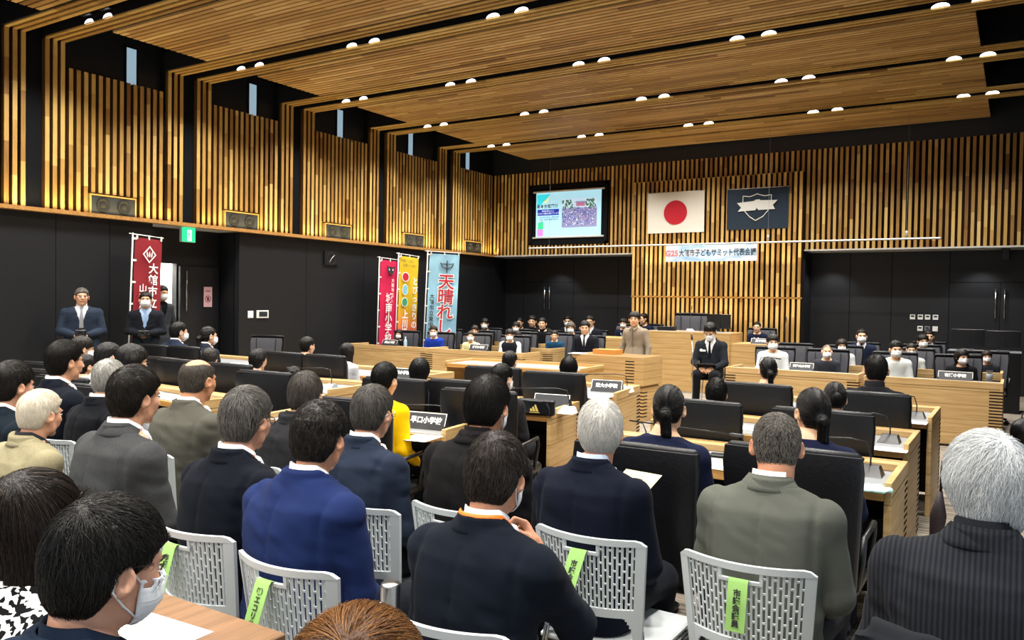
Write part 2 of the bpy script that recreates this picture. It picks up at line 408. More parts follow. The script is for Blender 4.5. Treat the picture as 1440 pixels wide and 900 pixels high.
for i, (x, lab) in enumerate([(-10.265, 'pair of tall bar handles on the black double door left of the slatted centre panel'), (-.295, 'pair of tall bar handles on the black double door at the far right')]):
    d = tag(obj('door_handle_pair', MB(), 'chrome'), lab, 'door handles')
    bpy.data.objects.remove(d)
    d = thing('door_handles', lab, 'door handles', (x, YA, 0))
    for s in (-1, 1):
        m = MB(); m.tube([(s*.075, -.06, 1.47), (s*.075, -.06, 2.05)], .014); m.tube([(s*.075, 0, 1.55), (s*.075, -.06, 1.55)], .008); m.tube([(s*.075, 0, 1.97), (s*.075, -.06, 1.97)], .008)
        obj('handle', m, 'chrome', d, smooth=True)
m = MB(); m.box((SL-.02, 14.86, 0), (SRT+.02, 17.2, .17)); struct('trim_dais', m, 'desk_oak').name = trimname()

# ------------------------------------------------------------------ ceiling downlights
ORD = ['first', 'second', 'third', 'fourth', 'fifth', 'sixth', 'seventh', 'eighth', 'ninth', 'tenth']
lampm = mat('lens_and_light_pool', '#ffffff', .4, emit='#f4f8ff', estr=3.2)
first = None
for i, Y in enumerate(STRIP_Y):
    c = 0
    for X in PAIR_X:
        for s in (-.21, .21):
            q = np.array([X+s, Y, 5.2-CAM_Z]); d = q@CF
            px, py = 720+F_PX*(q@CR)/d, 450-F_PX*(q@CU)/d
            if px < -5 or px > 1445 or py < -8: continue
            lab = 'half-moon downlight glow, %s from the left in the %s black ceiling strip from the camera' % (ORD[c], ORD[i]); c += 1
            if first is None:
                t = first = thing('ceiling_light', lab, 'ceiling light', (X+s, Y, 5.20), 0, 'downlights in the black ceiling strips')
                m = MB(); m.rbox((-.105, .06, .10), (.105, .122, .17), .01); m.tube([(.105*math.cos(a_), .119, .012+.058*math.sin(a_)) for a_ in np.linspace(0, PI, 13)], .004, 6); obj('housing', m, 'black_plastic', t, auto=40)
                m = MB(); N_ = 14; m.loft([[(.10*r_*math.cos(PI*k/N_), .1215-.022*math.sqrt(1-r_*r_+1e-6), .012+.054*r_*math.sin(PI*k/N_)) for k in range(N_+1)] for r_ in (1, .9, .7, .4, .02)], closed=False); obj('lens', m, lampm, t, smooth=True)  # glowing half-moon stands for the light pool on the channel's far cheek
            else:
                t = copy_tree(first); t.location = (X+s, Y, 5.20); t['label'] = lab

# ------------------------------------------------------------------ desks and podium
panel_wood('podium_oak', '#b08c58', '#c6a570', (2.0, 2.0, 40), .10)
def build_desk(name, label, x0, x1, y0, d, rz=0, group=None, cat='desk', pivot='l', h=.79):
    w = x1-x0
    t = thing(name, label, cat, (x0, y0, 0), rz, group)
    m = MB(); m.rbox((.035, 0, .695), (w-.035, d-.03, .745), .006); obj('desk_top', m, 'desk_edge', t, auto=30)
    m = MB(); m.box((.04, .02, .745), (w-.04, d-.14, .748)); obj('work_surface', m, 'top_mat', t)
    for x in (0, w-.035):
        m = MB(); m.rbox((x, 0, 0), (x+.035, d, h), .004)
        m.box((x-.0008 if x == 0 else x+.0342, .012, .712), (x+.0008 if x == 0 else x+.0358, d-.002, .716), 1)
        obj('end_panel', m, ['desk_oak', 'shadow_gap'], t, auto=30)
    m = MB(); m.box((.035, d-.028, .03), (w-.035, d, h)); m.box((.035, d-.0005, .712), (w-.035, d+.0008, .716), 1); obj('front_panel', m, ['desk_oak', 'shadow_gap'], t)
    m = MB(); m.box((.035, d-.13, .749), (w-.035, d-.028, h-.004)); obj('front_shelf', m, 'desk_oak', t)
    m = MB(); m.box((.036, d-.3, .50), (w-.036, d-.03, .515)); m.box((.036, d-.05, .03), (w-.036, d-.03, .69)); obj('modesty_board', m, 'black_plastic', t)
    m = MB()
    for k in range(17):
        z = .09+k*.0365
        for s in (0, 1):
            xo = -.0015 if s == 0 else w+.0005
            m.box((xo, d-.13, z), (xo+.001, d+.0005, z+.014))
            a, b = (0, .14) if s == 0 else (w-.14, w)
            m.box((a, d+.0006, z), (b, d+.0016, z+.014))
    obj('louvre', m, 'shadow_gap', t)
    return t
DR = 'two-seat oak desks of the chamber'
T9 = R(8)
def rot_desk(name, label, xr, yr, w, d, rz):       # placed by its right-hand near corner
    return build_desk(name, label, xr-w*math.cos(rz), xr-w*math.cos(rz)+w, yr-w*math.sin(rz), d, rz, DR)
build_desk('council_desk', 'oak desk nearest the camera at the right, in front of the big ponytailed girl', -2.25, -.50, 4.32, .68, 0, DR)
build_desk('council_desk', 'oak desk in front of the girl with the hair bun, a pale bag under it', -2.3, -.56, 5.63, .70, 0, DR)
build_desk('council_desk', 'oak desk in front of the boy in the black stand-collar uniform', -2.35, -.55, 7.12, .86, 0, DR)
rot_desk('council_desk', 'oak desk of the child in the yellow top, its name plate facing the camera', -3.20, 4.30, 1.55, .68, T9)
rot_desk('council_desk', 'oak desk with the black pencil case leaning on its name plate', -3.12, 5.58, 1.75, .74, T9)
rot_desk('council_desk', 'oak desk in front of the child with round glossy black hair', -3.24, 7.08, 1.7, .86, T9)
rot_desk('council_desk', 'oak desk at left with the name plate and microphone behind the dark-haired slouching child', -5.50, 5.55, 2.9, .86, R(6))
rot_desk('council_desk', 'oak desk at left in front of the girl with glasses, scattered with papers', -5.72, 4.24, 3.6, .46, R(-6))
rot_desk('council_desk', 'oak desk far left in front of the masked boy in navy', -5.75, 7.10, 4.4, .78, R(0))
FD = 'oak desks facing the audience'
def facing(label, x0, x1, yf, d=.75):              # front panel towards the camera
    return build_desk('council_desk', label, x1, x1+(x1-x0), yf+d, d, PI, FD)
facing('long oak desk with the masked girl in black and the child in the blue top', -10.98, -9.02, 11.50, .60)
facing('oak desk of the children in pale yellow and in black with white sleeves', -8.98, -6.98, 11.44, .62)
facing('short oak desk front beside the boy in the petrol blue shirt', -9.3, -7.28, 12.92, .60)
facing('oak desk in the rearmost row at the left, below the boy in the zipped top', -10.6, -8.25, 14.30, .52)
facing('oak desk of the children in the white sweater and with the shaved head', -3.42, -1.70, 11.06, .72)
facing('oak desk at the right end, of the girl in the black hoodie', -1.62, -.12, 10.94, .72)
facing('oak desk in the second row behind the child with the shaved head', -3.40, -1.75, 12.68, .55)
facing('oak desk in the second row behind the girl in the black hoodie', -1.60, -.15, 12.68, .55)

t = thing('stenographer_table', 'low oak table with grey top and open kneehole in front of the left desks', 'table', (-7.0, 9.35, 0), R(4))
m = MB(); m.rbox((0, 0, .69), (2.15, .78, .745), .006); obj('table_top', m, 'desk_edge', t, auto=30)
m = MB(); m.box((.05, .04, .745), (2.10, .62, .748)); obj('work_surface', m, 'top_mat', t)
for x in (0, 2.115):
    m = MB(); m.rbox((x, 0, 0), (x+.035, .78, .78), .004); obj('end_panel', m, 'desk_oak', t, auto=30)
m = MB(); m.box((.035, .74, .03), (2.115, .78, .78)); obj('front_panel', m, 'desk_oak', t)

# lectern of the questioner
t = thing('lectern', 'two-tier oak lectern with louvred corners in front of the standing boy', 'lectern', (-4.96, 10.47, 0), R(-3))
m = MB(); m.rbox((-.58, 0, .50), (.58, .62, .90), .006); obj('upper_body', m, 'podium_oak', t, auto=30)
m = MB(); m.rbox((-.56, .05, 0), (.56, .60, .47), .006); m.box((-.54, .07, .47), (.54, .58, .50)); obj('lower_body', m, 'podium_oak', t, auto=30)
m = MB()
for k in range(8):
    z = .535+k*.042; m.box((.30, -.0015, z), (.44, -.0005, z+.013)); m.box((-.58, -.0015, z), (-.50, -.0005, z+.013))
for k in range(8):
    z = .06+k*.048; m.box((.46, .0485, z), (.56, .0495, z+.014)); m.box((.5605, .05, z), (.5615, .18, z+.014))
obj('louvre', m, 'shadow_gap', t)
m = MB(); m.poly([(-.34, .20, .90), (.02, .20, .90), (.02, .20, .97), (-.34, .20, .97)], (0, .26, .0)); obj('reading_stand', m, mat('orange_wood', '#c88a44', .45), t)

t = thing('podium', 'long stepped oak podium of the chairman below the slatted centre panel', 'podium', (-5.3, 14.65, 0))
m = MB(); m.rbox((-.86, 0, 0), (.84, .80, 1.13), .006); obj('centre_block', m, 'podium_oak', t, auto=30)
m = MB(); m.rbox((.84, .02, 0), (1.85, .75, .95), .006); obj('wing', m, 'podium_oak', t, auto=30)
m = MB(); m.rbox((-1.95, .02, 0), (-.86, .75, .96), .006); obj('wing', m, 'podium_oak', t, auto=30)
m = MB()
for k in range(12):
    z = .30+k*.05; m.box((-1.95, .0185, z), (-1.82, .0195, z+.016)); m.box((1.72, .0185, z), (1.85, .0195, z+.016))
obj('louvre', m, 'shadow_gap', t)
m = MB(); m.box((-.80, .06, 1.131), (.78, .5, 1.134)); obj('work_surface', m, 'top_mat', t)

# ------------------------------------------------------------------ chairs
BC_PARTS = None
def black_chair_proto():
    t = link('swivel_chair', None)
    def back(y_out, thick, wt, wb, z0, z1, rnd, lean=.085):
        rings = []
        for i in range(9):
            u = i/8; z = z0+(z1-z0)*u; w = wb+(wt-wb)*u; y = y_out-lean*(z-.42)
            if i == 8: w -= rnd; 
            yb = y-thick*(1 if i < 8 else .75); yf = y if i < 8 else y-thick*.2
            r = []
            for k, (sx, yy) in enumerate(((-1, yb), (-.96, yb-.012), (-.5, yb-.018), (.5, yb-.018), (.96, yb-.012), (1, yb), (1, yf), (.6, yf-.012), (-.6, yf-.012), (-1, yf))):
                r.append((sx*w/2, yy, z))
            rings.append(r)
        return MB().loft(rings)
    obj('backrest', back(-.235, .045, .60, .54, .44, 1.018, .02), 'black_leather', t, auto=50)
    m = back(-.19, .045, .56, .50, .50, .985, .03)
    obj('back_cushion', m, 'grey_cushion', t, auto=50)
    m = MB()
    for s in (-1, 1):
        m.loft([[(s*x-.004, -.186-.085*(z-.42), z), (s*x+.004, -.186-.085*(z-.42), z), (s*x+.004, -.20-.085*(z-.42), z), (s*x-.004, -.20-.085*(z-.42), z)] for z, x in ((.52, .155), (.98, .175))])
    obj('cushion_seam', m, 'seam_dark', t)
    m = MB(); m.tube([(-.288, -.282, 1.003), (-.268, -.289, 1.015), (0, -.293, 1.018), (.268, -.289, 1.015), (.288, -.282, 1.003)], [.012, .019, .020, .019, .012], 10); obj('top_roll', m, 'black_leather', t, smooth=True)
    m = MB(); m.rbox((-.27, -.24, .38), (.27, .26, .46), .05); obj('seat', m, 'black_leather', t, smooth=True)
    for s in (-1, 1):
        m = MB(); m.tube([(s*.262, -.2, .42), (s*.283, -.2, .55), (s*.286, -.18, .645), (s*.286, .10, .655), (s*.283, .12, .60), (s*.262, .10, .42)], .014); obj('armrest', m, 'black_plastic', t, smooth=True)
    m = MB(); m.lathe([(.028, .08), (.028, .30), (.05, .31), (.05, .39)], 12); obj('column', m, 'chrome', t, smooth=True)
    m = MB()
    for k in range(5):
        a = 2*PI*k/5+PI/2; m.tube([(0, 0, .10), (.14*math.cos(a), .14*math.sin(a), .10), (.28*math.cos(a), .28*math.sin(a), .07)], [.026, .022, .015])
    obj('star_base', m, 'black_plastic', t, smooth=True)
    for k in range(5):
        a = 2*PI*k/5+PI/2; m = MB(); m.ellipsoid((.28*math.cos(a), .28*math.sin(a), .03), (.03, .03, .03), 8, 6); obj('caster', m, 'rubber', t, smooth=True)
    return t
CH = None
def black_chair(x, y, rz, label, group, dz=0, sc=1):
    global CH
    if CH is None: o = CH = black_chair_proto()
    else: o = copy_tree(CH)
    o.location = (x, y, dz); o.rotation_euler = (0, 0, rz); o.scale = (sc, sc, sc)
    return tag(o, label, 'chair', group)

WCH = None
def white_chair_proto():
    t = link('stacking_chair', None)
    W2, ZT, ZB = .215, .86, .585
    def yy(x, z): return -.205-.072*(1-(x/W2)**2)-.12*(z-.6)
    def patch(m, x0, x1, z0, z1, nx, th, zt=None):
        g = lambda x, z: z if zt is None or z < z1-1e-6 else zt(x)
        rings = []
        for i in range(nx+1):
            x = x0+(x1-x0)*i/nx; a, b = g(x, z0), g(x, z1)
            rings.append([(x, yy(x, a), a), (x, yy(x, b), b), (x, yy(x, b)-th, b), (x, yy(x, a)-th, a)])
        m.loft([[(q[0]*(1-.13*(.86-q[2])/.36), q[1], q[2]) for q in r] for r in rings])
    top = lambda x: ZT-.020*max(0, (abs(x)-.18)/.035)**2
    m = MB()
    patch(m, -W2, W2, ZT-.022, ZT, 24, .014, top)
    for s in (-1, 1):
        a, b = sorted((s*W2, s*.185)); patch(m, a, b, .50, ZT-.02, 2, .013); 
        for k in range(7):       # rounded gusset down to the leg socket
            u0, u1 = k/7, (k+1)/7; a, b = sorted((s*(.187-.05*u0), s*(.187-.05*u1))); patch(m, a, b, .505+.085*math.sin(u1*PI/2)**.8, .60, 1, .012)
    patch(m, -.186, .186, ZB, .615, 20, .012)
    n = 24; p = .372/n
    for i in range(n):
        x = -.186+p*i
        z1 = ZT-.02
        if abs(x+p*.2) < .062: z1 = ZT-.052
        patch(m, x, x+p*.42, .61, z1, 1, .006)
        k = 0; z = .63+(.022 if i % 2 else 0)
        while z < z1-.01:
            patch(m, x+p*.4, x+p*1.02, z, z+.006, 1, .005); z += .047
    patch(m, -.07, .07, ZT-.060, ZT-.050, 8, .013)
    for s in (-1, 1):
        a, b = sorted((s*.070, s*.060)); patch(m, a, b, ZT-.058, ZT-.02, 1, .012)
    obj('back_shell', m, 'chair_plastic', t, auto=35)
    m = MB(); m.rbox((-.215, -.20, .425), (.215, .24, .448), .04); obj('seat', m, 'chair_plastic', t, auto=35)
    for sx in (-1, 1):
        m = MB(); m.tube([(sx*.178, -.192, .53), (sx*.19, -.20, .44), (sx*.215, -.25, 0)], .011); obj('leg', m, 'chrome', t, smooth=True)
        m = MB(); m.tube([(sx*.21, -.17, .415), (sx*.222, .17, .415), (sx*.238, .20, .39), (sx*.245, .22, 0)], .011); obj('leg', m, 'chrome', t, smooth=True)
    m = MB(); m.tube([(-.21, -.16, .415), (.21, -.16, .415)], .009); m.tube([(-.21, .15, .415), (.21, .15, .415)], .009); obj('seat_rail', m, 'chrome', t, smooth=True)
    return t
def white_chair(x, y, rz, label, dx=0):
    global WCH
    if WCH is None: o = WCH = white_chair_proto()
    else: o = copy_tree(WCH)
    o.location = (x+dx, y, 0); o.rotation_euler = (0, 0, rz)
    return tag(o, label, 'chair', 'white stacking chairs of the audience')

# ------------------------------------------------------------------ loudspeakers of the left wall
names = ['first', 'second', 'third', 'fourth', 'fifth']
for i, yy in enumerate([7.075, 9.43, 11.79, 14.165, 16.495]):
    t = thing('wall_speaker', 'black two-cone loudspeaker in the left slatted wall, %s from the camera' % names[i], 'loudspeaker', (XL+.0, yy, 2.975), 0, 'loudspeakers in the left wall')
    m = MB(); m.rbox((-.05, -.345, -.135), (.055, .345, .135), .008); obj('cabinet', m, 'mid_plastic' if i < 4 else 'black_plastic', t, auto=30)
    m = MB(); m.box((-.05, -.365, .136), (.065, .365, .155)); m.box((-.05, -.365, -.152), (.065, .365, -.136)); m.box((-.05, .346, -.136), (.06, .365, .136)); m.box((-.05, -.365, -.136), (.06, -.346, .136)); obj('surround', m, 'slat_oak', t)
    for s in (-1, 1):
        m = MB(); m.lathe([(.104, 0), (.104, .012), (.092, .016), (.085, .004), (.06, -.004), (.045, .002), (.04, .012), (.022, .016), (.001, .017)], 28)
        o = obj('cone', m, 'rubber', t, smooth=True); o.rotation_euler = (0, PI/2, 0); o.location = (.056, s*.165, 0)

# ------------------------------------------------------------------ people: shapes grown from signed distance fields
mat('eye_white', '#e9e4de', .3); mat('eye_dark', '#1a1310', .25); mat('lip', '#b5705f', .5)
mat('mask_white', '#eef1f4', .75, bump=((1, 1, 160), .15, 0)); mat('shirt_white', '#e8ebf0', .75, bump=((40, 40, 40), .15, .04))
def skin(h): return mat('skin_'+h.strip('#'), h, .5, spec=.35, bump=((55, 55, 55), .06, .05))
def cloth(h, kind='plain'):
    key = 'cloth_'+h.strip('#')+'_'+kind
    if key in MATS: return MATS[key]
    m = mat(key, h, .9, spec=.08, bump=((700, 700, 700), .10, .12))
    nt = m.node_tree; b = nt.nodes['Principled BSDF']
    b.inputs['Sheen Weight'].default_value = .02; b.inputs['Sheen Roughness'].default_value = .5
    if kind in ('stripe', 'houndstooth', 'weave'):
        tc = nt.nodes.new('ShaderNodeTexCoord'); c = lin(h)
        if kind == 'stripe':
            w = nt.nodes.new('ShaderNodeTexWave'); w.bands_direction = 'X'; w.inputs['Scale'].default_value = 26; w.inputs['Distortion'].default_value = .3
            nt.links.new(tc.outputs['Object'], w.inputs['Vector']); fac = w.outputs['Fac']; A, B = [v*.75 for v in c], [v*1.5+.004 for v in c]
        elif kind == 'weave':
            w = nt.nodes.new('ShaderNodeTexNoise'); w.inputs['Scale'].default_value = 260; w.inputs['Detail'].default_value = 1
            nt.links.new(tc.outputs['Object'], w.inputs['Vector']); fac = w.outputs[0]; A, B = [v*.55 for v in c], [min(1, v*1.35) for v in c]
        else:
            mp = nt.nodes.new('ShaderNodeMapping'); mp.inputs['Scale'].default_value = (95, 95, 62); w = nt.nodes.new('ShaderNodeTexVoronoi'); w.inputs['Scale'].default_value = 1
            nt.links.new(tc.outputs['Object'], mp.inputs[0]); nt.links.new(mp.outputs[0], w.inputs['Vector'])
            sp = nt.nodes.new('ShaderNodeSeparateColor'); nt.links.new(w.outputs['Color'], sp.inputs[0])
            gt = nt.nodes.new('ShaderNodeMath'); gt.operation = 'GREATER_THAN'; gt.inputs[1].default_value = .52; nt.links.new(sp.outputs[0], gt.inputs[0]); fac = gt.outputs[0]
            A, B = lin('#101012'), lin('#dcdcda')
        mx = nt.nodes.new('ShaderNodeMix'); mx.data_type = 'RGBA'; mx.inputs[6].default_value = (*A, 1); mx.inputs[7].default_value = (*B, 1)
        nt.links.new(fac, mx.inputs[0]); nt.links.new(mx.outputs[2], b.inputs['Base Color'])
    return m
def hairmat(h, h2=None, strands=False):           # h2: the colour of the lighter hairs mixed in
    key = 'hair_%s_%s_%d' % (h, h2, strands)
    if key in MATS: return MATS[key]
    m = mat(key, h, .30 if strands else .42, spec=.22); nt = m.node_tree; b = nt.nodes['Principled BSDF']
    if strands:
        hi = nt.nodes.new('ShaderNodeHairInfo'); mx = nt.nodes.new('ShaderNodeMix'); mx.data_type = 'RGBA'
        c = lin(h); c2 = lin(h2) if h2 else [v*1.9+.006 for v in c]
        mx.inputs[6].default_value = (*c, 1); mx.inputs[7].default_value = (*c2, 1)
        pw = nt.nodes.new('ShaderNodeMath'); pw.operation = 'POWER'; pw.inputs[1].default_value = 1.0 if sum(c2) > .35 else 3.0; nt.links.new(hi.outputs['Random'], pw.inputs[0]); nt.links.new(pw.outputs[0], mx.inputs[0]); nt.links.new(mx.outputs[2], b.inputs['Base Color'])
    else:
        tc = nt.nodes.new('ShaderNodeTexCoord'); mp = nt.nodes.new('ShaderNodeMapping'); mp.inputs['Scale'].default_value = (160, 160, 18)
        nz = nt.nodes.new('ShaderNodeTexNoise'); nz.inputs['Scale'].default_value = 1; nz.inputs['Detail'].default_value = 3
        nt.links.new(tc.outputs['Object'], mp.inputs[0]); nt.links.new(mp.outputs[0], nz.inputs['Vector'])
        bp = nt.nodes.new('ShaderNodeBump'); bp.inputs['Strength'].default_value = .5; bp.inputs['Distance'].default_value = .004
        nt.links.new(nz.outputs[0], bp.inputs['Height']); nt.links.new(bp.outputs[0], b.inputs['Normal'])
        if h2:
            c, c2 = lin(h), lin(h2); rp = nt.nodes.new('ShaderNodeMapRange'); rp.inputs[1].default_value = .35; rp.inputs[2].default_value = .65
            mx = nt.nodes.new('ShaderNodeMix'); mx.data_type = 'RGBA'; mx.inputs[6].default_value = (*c, 1); mx.inputs[7].default_value = (*c2, 1)
            nt.links.new(nz.outputs[0], rp.inputs[0]); nt.links.new(rp.outputs[0], mx.inputs[0]); nt.links.new(mx.outputs[2], b.inputs['Base Color'])
    return m

F32 = np.float32
def smin(a, b, k):
    h = np.clip(.5+.5*(b-a)/k, 0, 1); return b+(a-b)*h-k*h*(1-h)
def smax(a, b, k): return -smin(-a, -b, k)
def cone(P, a, b, ra, rb):
    ax, ay, az = a; dx, dy, dz = b[0]-ax, b[1]-ay, b[2]-az; L = dx*dx+dy*dy+dz*dz+1e-9
    x, y, z = P[0]-ax, P[1]-ay, P[2]-az
    h = np.clip((x*dx+y*dy+z*dz)/L, 0, 1)
    return np.sqrt((x-h*dx)**2+(y-h*dy)**2+(z-h*dz)**2)-(ra+(rb-ra)*h)
def ell(P, c, r):
    q = np.sqrt(((P[0]-c[0])/r[0])**2+((P[1]-c[1])/r[1])**2+((P[2]-c[2])/r[2])**2)
    return (q-1)*min(r)*1.0 if True else q
def ellg(P, c, r):       # ellipsoid with a better distance estimate
    x, y, z = (P[0]-c[0]), (P[1]-c[1]), (P[2]-c[2])
    k0 = np.sqrt((x/r[0])**2+(y/r[1])**2+(z/r[2])**2); k1 = np.sqrt((x/r[0]**2)**2+(y/r[1]**2)**2+(z/r[2]**2)**2)+1e-6
    return k0*(k0-1)/k1
CORN = [(i, j, k) for i in (0, 1) for j in (0, 1) for k in (0, 1)]
EDGES = [(a, b) for a in range(8) for b in range(a+1, 8) if bin(a ^ b).count('1') == 1]
def nets(D, gx, gy, gz):
    S = D < 0
    c = [S[i:S.shape[0]-1+i, j:S.shape[1]-1+j, k:S.shape[2]-1+k] for i, j, k in CORN]
    anyv = c[0].copy(); allv = c[0].copy()
    for q in c[1:]: anyv |= q; allv &= q
    act = anyv & ~allv; ii = np.argwhere(act)
    if len(ii) == 0: return np.zeros((0, 3)), np.zeros((0, 4), int)
    idx = -np.ones(act.shape, int); idx[tuple(ii.T)] = np.arange(len(ii))
    dv = np.stack([D[ii[:, 0]+i, ii[:, 1]+j, ii[:, 2]+k] for i, j, k in CORN], 1)
    acc = np.zeros((len(ii), 3)); cnt = np.zeros(len(ii))
    cc = np.array(CORN, float)
    for a, b in EDGES:
        m = (dv[:, a] < 0) != (dv[:, b] < 0); t = dv[:, a]/(dv[:, a]-dv[:, b]+1e-12)
        p = cc[a]+(cc[b]-cc[a])*np.clip(t, 0, 1)[:, None]; acc[m] += p[m]; cnt[m] += 1
    v = ii+acc/cnt[:, None]
    v = np.stack([np.interp(v[:, 0], np.arange(len(gx)), gx), np.interp(v[:, 1], np.arange(len(gy)), gy), np.interp(v[:, 2], np.arange(len(gz)), gz)], 1)
    F = []
    for ax in range(3):
        o1, o2 = [(1, 2), (2, 0), (0, 1)][ax]
        sl0 = [slice(1, -1)]*3; sl0[ax] = slice(0, -1); sl1 = list(sl0); sl1[ax] = slice(1, None)
        A, B = S[tuple(sl0)], S[tuple(sl1)]
        e = np.argwhere(A != B)
        if len(e) == 0: continue
        inside = A[tuple(e.T)]
        base = e.copy(); base[:, o1] += 1; base[:, o2] += 1       # grid vertex index
        d1 = np.zeros(3, int); d1[o1] = 1; d2 = np.zeros(3, int); d2[o2] = 1
        q = [idx[tuple((base-a*d1-b*d2).T)] for a, b in ((1, 1), (0, 1), (0, 0), (1, 0))]
        f = np.stack(q, 1); f[~inside] = f[~inside][:, ::-1]; F.append(f)
    F = np.concatenate(F); return v, F[(F >= 0).all(1)]
def grid(lo, hi, h):
    g = [np.arange(lo[i]-h, hi[i]+2*h, h).astype(F32) for i in range(3)]
    return g, (g[0][:, None, None], g[1][None, :, None], g[2][None, None, :])
def vnoise(p, seed=0):                              # smooth value noise, -1..1
    i = np.floor(p).astype(np.int64); f = p-i; f = f*f*(3-2*f); r = 0
    def hsh(a, b, c):
        n = (a*374761393+b*668265263+c*2147483647+seed*1274126177) & 0xffffffff
        n = ((n ^ (n >> 13))*1274126177) & 0xffffffff; return ((n ^ (n >> 16)) & 0xffff)/32767.5-1
    for a in (0, 1):
        for b in (0, 1):
            for c in (0, 1):
                w = (f[:, 0] if a else 1-f[:, 0])*(f[:, 1] if b else 1-f[:, 1])*(f[:, 2] if c else 1-f[:, 2])
                r = r+w*hsh(i[:, 0]+a, i[:, 1]+b, i[:, 2]+c)
    return r
def vnormals(v, f):
    n = np.zeros_like(v); a, b, c, d = (v[f[:, i]] for i in range(4)); fn = np.cross(c-a, d-b)
    for i in range(4): np.add.at(n, f[:, i], fn)
    return n/(np.linalg.norm(n, axis=1, keepdims=True)+1e-9)

# ---- head: origin at mid head, +y the face, z up; chin at -.115, crown at +.118
def head_sdf(P, kind='m'):
    fw = {'m': 1.0, 'f': .94, 'k': .97, 'o': 1.03}[kind]; X = np.abs(P[0]); Q = (X, P[1], P[2])
    d = ellg(Q, (0, -.012, .034), (.075*fw, .094, .083))
    d = smin(d, ellg(Q, (0, .028, -.022), (.060*fw, .062, .078)), .02)
    d = smin(d, cone(Q, (.02, .03, -.072), (.006, .058, -.096), .036*fw, .021), .02)
    d = smin(d, cone(Q, (.046*fw, -.002, -.035), (.040*fw, .012, -.07), .022, .020), .025)
    d = smin(d, cone(Q, (.036, .062, -.022), (.03, .066, -.045), .022, .018), .02)          # cheek
    d = smin(d, cone(Q, (0, .083, .022), (.036, .074, .022), .013, .011), .014)               # brow
    d = smax(d, -ellg(Q, (.031, .103, .0), (.019, .019, .0125)), .012)                       # eye hollow
    d = smin(d, cone(Q, (0, .088, .008), (0, .107, -.030), .0085, .0115), .010)              # nose
    d = smin(d, ellg(Q, (.011, .098, -.034), (.0085, .010, .0075)), .006)
    d = smin(d, cone(Q, (0, .0915, -.059), (.019, .083, -.060), .0065, .004), .006)           # lips
    d = smin(d, cone(Q, (0, .0900, -.069), (.016, .083, -.067), .0065, .004), .006)
    ear = ellg((X-.55*(P[1]+.012), P[1], P[2]), (.0835*fw, -.014, -.008), (.012, .021, .032))
    ear = smax(ear, -ellg((X-.55*(P[1]+.012), P[1], P[2]), (.094*fw, -.010, -.004), (.008, .011, .018)), .006)
    d = smin(d, ear, .008)
    nw = {'m': .058, 'f': .047, 'k': .047, 'o': .064}[kind]
    d = smin(d, cone(Q, (0, -.030, -.06), (0, -.052, -.24), nw, nw*1.12), .025)
    return d
HEADS = {}
def head_mesh(kind, h):
    if (kind, h) not in HEADS:
        g, P = grid((-.115, -.125, -.24), (.115, .13, .13), h); v, f = nets(head_sdf(P, kind), *g)
        mi = [0]*len(f); vv = [v]; ff = [f]; b = len(v)
        def app(mb, k):
            nonlocal b
            q = [t if len(t) == 4 else None for t in mb.f]
            vv.append(np.array(mb.v)); ff.append([tuple(i+b for i in t) for t in mb.f]); mi.extend([k]*len(mb.f)); b += len(mb.v)
        for s in (-1, 1):
            app(MB().ellipsoid((s*.031, .0835, .0), (.0135, .008, .0046), 12, 8), 1)
            app(MB().ellipsoid((s*.031, .0885, .0), (.0054, .005, .0046), 10, 6), 2)
            m = MB(); m.tube([(s*.0165, .0905, -.001), (s*.023, .0935, .0048), (s*.032, .0925, .0062), (s*.041, .087, .0042), (s*.046, .081, .0)], [.0012, .0018, .002, .0018, .0012], 6); app(m, 2)
            m = MB(); m.tube([(s*.014, .0985, .0175), (s*.026, .0965, .0225), (s*.040, .087, .022), (s*.048, .078, .017)], [.0016, .0025, .0022, .0012], 6); app(m, 3)
        m = MB(); m.tube([(-.02, .088, -.0645), (-.008, .0965, -.0635), (0, .0965, -.0645), (.008, .0965, -.0635), (.02, .088, -.0645)], [.0016, .0035, .0035, .0035, .0016], 6); app(m, 4)
        HEADS[kind, h] = (np.concatenate(vv), [tuple(t) for t in ff[0]]+[t for q in ff[1:] for t in q], mi)
    return HEADS[kind, h]

# ---- hair
STY = dict(   # t: thickness (side, back, top); front: hairline height; side: lower end beside the ear; nape: lower end behind; ear: ear left free
    short=dict(t=(.012, .013, .018), front=.050, nape=-.078, ear=1, burn=.022), crop=dict(t=(.004, .005, .006), front=.070, nape=-.070, ear=1, burn=.004),
    full=dict(t=(.013, .016, .024), front=.046, nape=-.092, ear=1, burn=.016), tuft=dict(t=(.014, .016, .028), front=.048, nape=-.080, ear=1, burn=.016),
    bowl=dict(t=(.019, .016, .018), front=.024, nape=-.080, ear=.6, burn=.045), curly=dict(t=(.016, .018, .026), front=.055, nape=-.08, ear=1, burn=.014, curl=.006),
    mane=dict(t=(.020, .022, .026), front=.050, nape=-.125, ear=0, burn=.02), shave=dict(t=(.001, .001, .001), front=.075, nape=-.06, ear=1, burn=.0),
    bald=dict(t=(.006, .007, .004), front=.062, nape=-.078, ear=1, burn=.008, bald=1), sleek=dict(t=(.009, .012, .013), front=.062, nape=-.070, ear=.9, burn=.012, fringe=1),
    bob=dict(t=(.019, .020, .018), front=.028, nape=-.125, ear=0, burn=.036), long=dict(t=(.019, .020, .016), front=.040, nape=-.30, ear=0, burn=.030, lng=1),
    pony=dict(t=(.008, .010, .011), front=.058, nape=-.070, ear=.9, burn=.012, pony=1, fringe=1), bun=dict(t=(.010, .011, .013), front=.056, nape=-.070, ear=.9, burn=.012, bun=1, fringe=1))
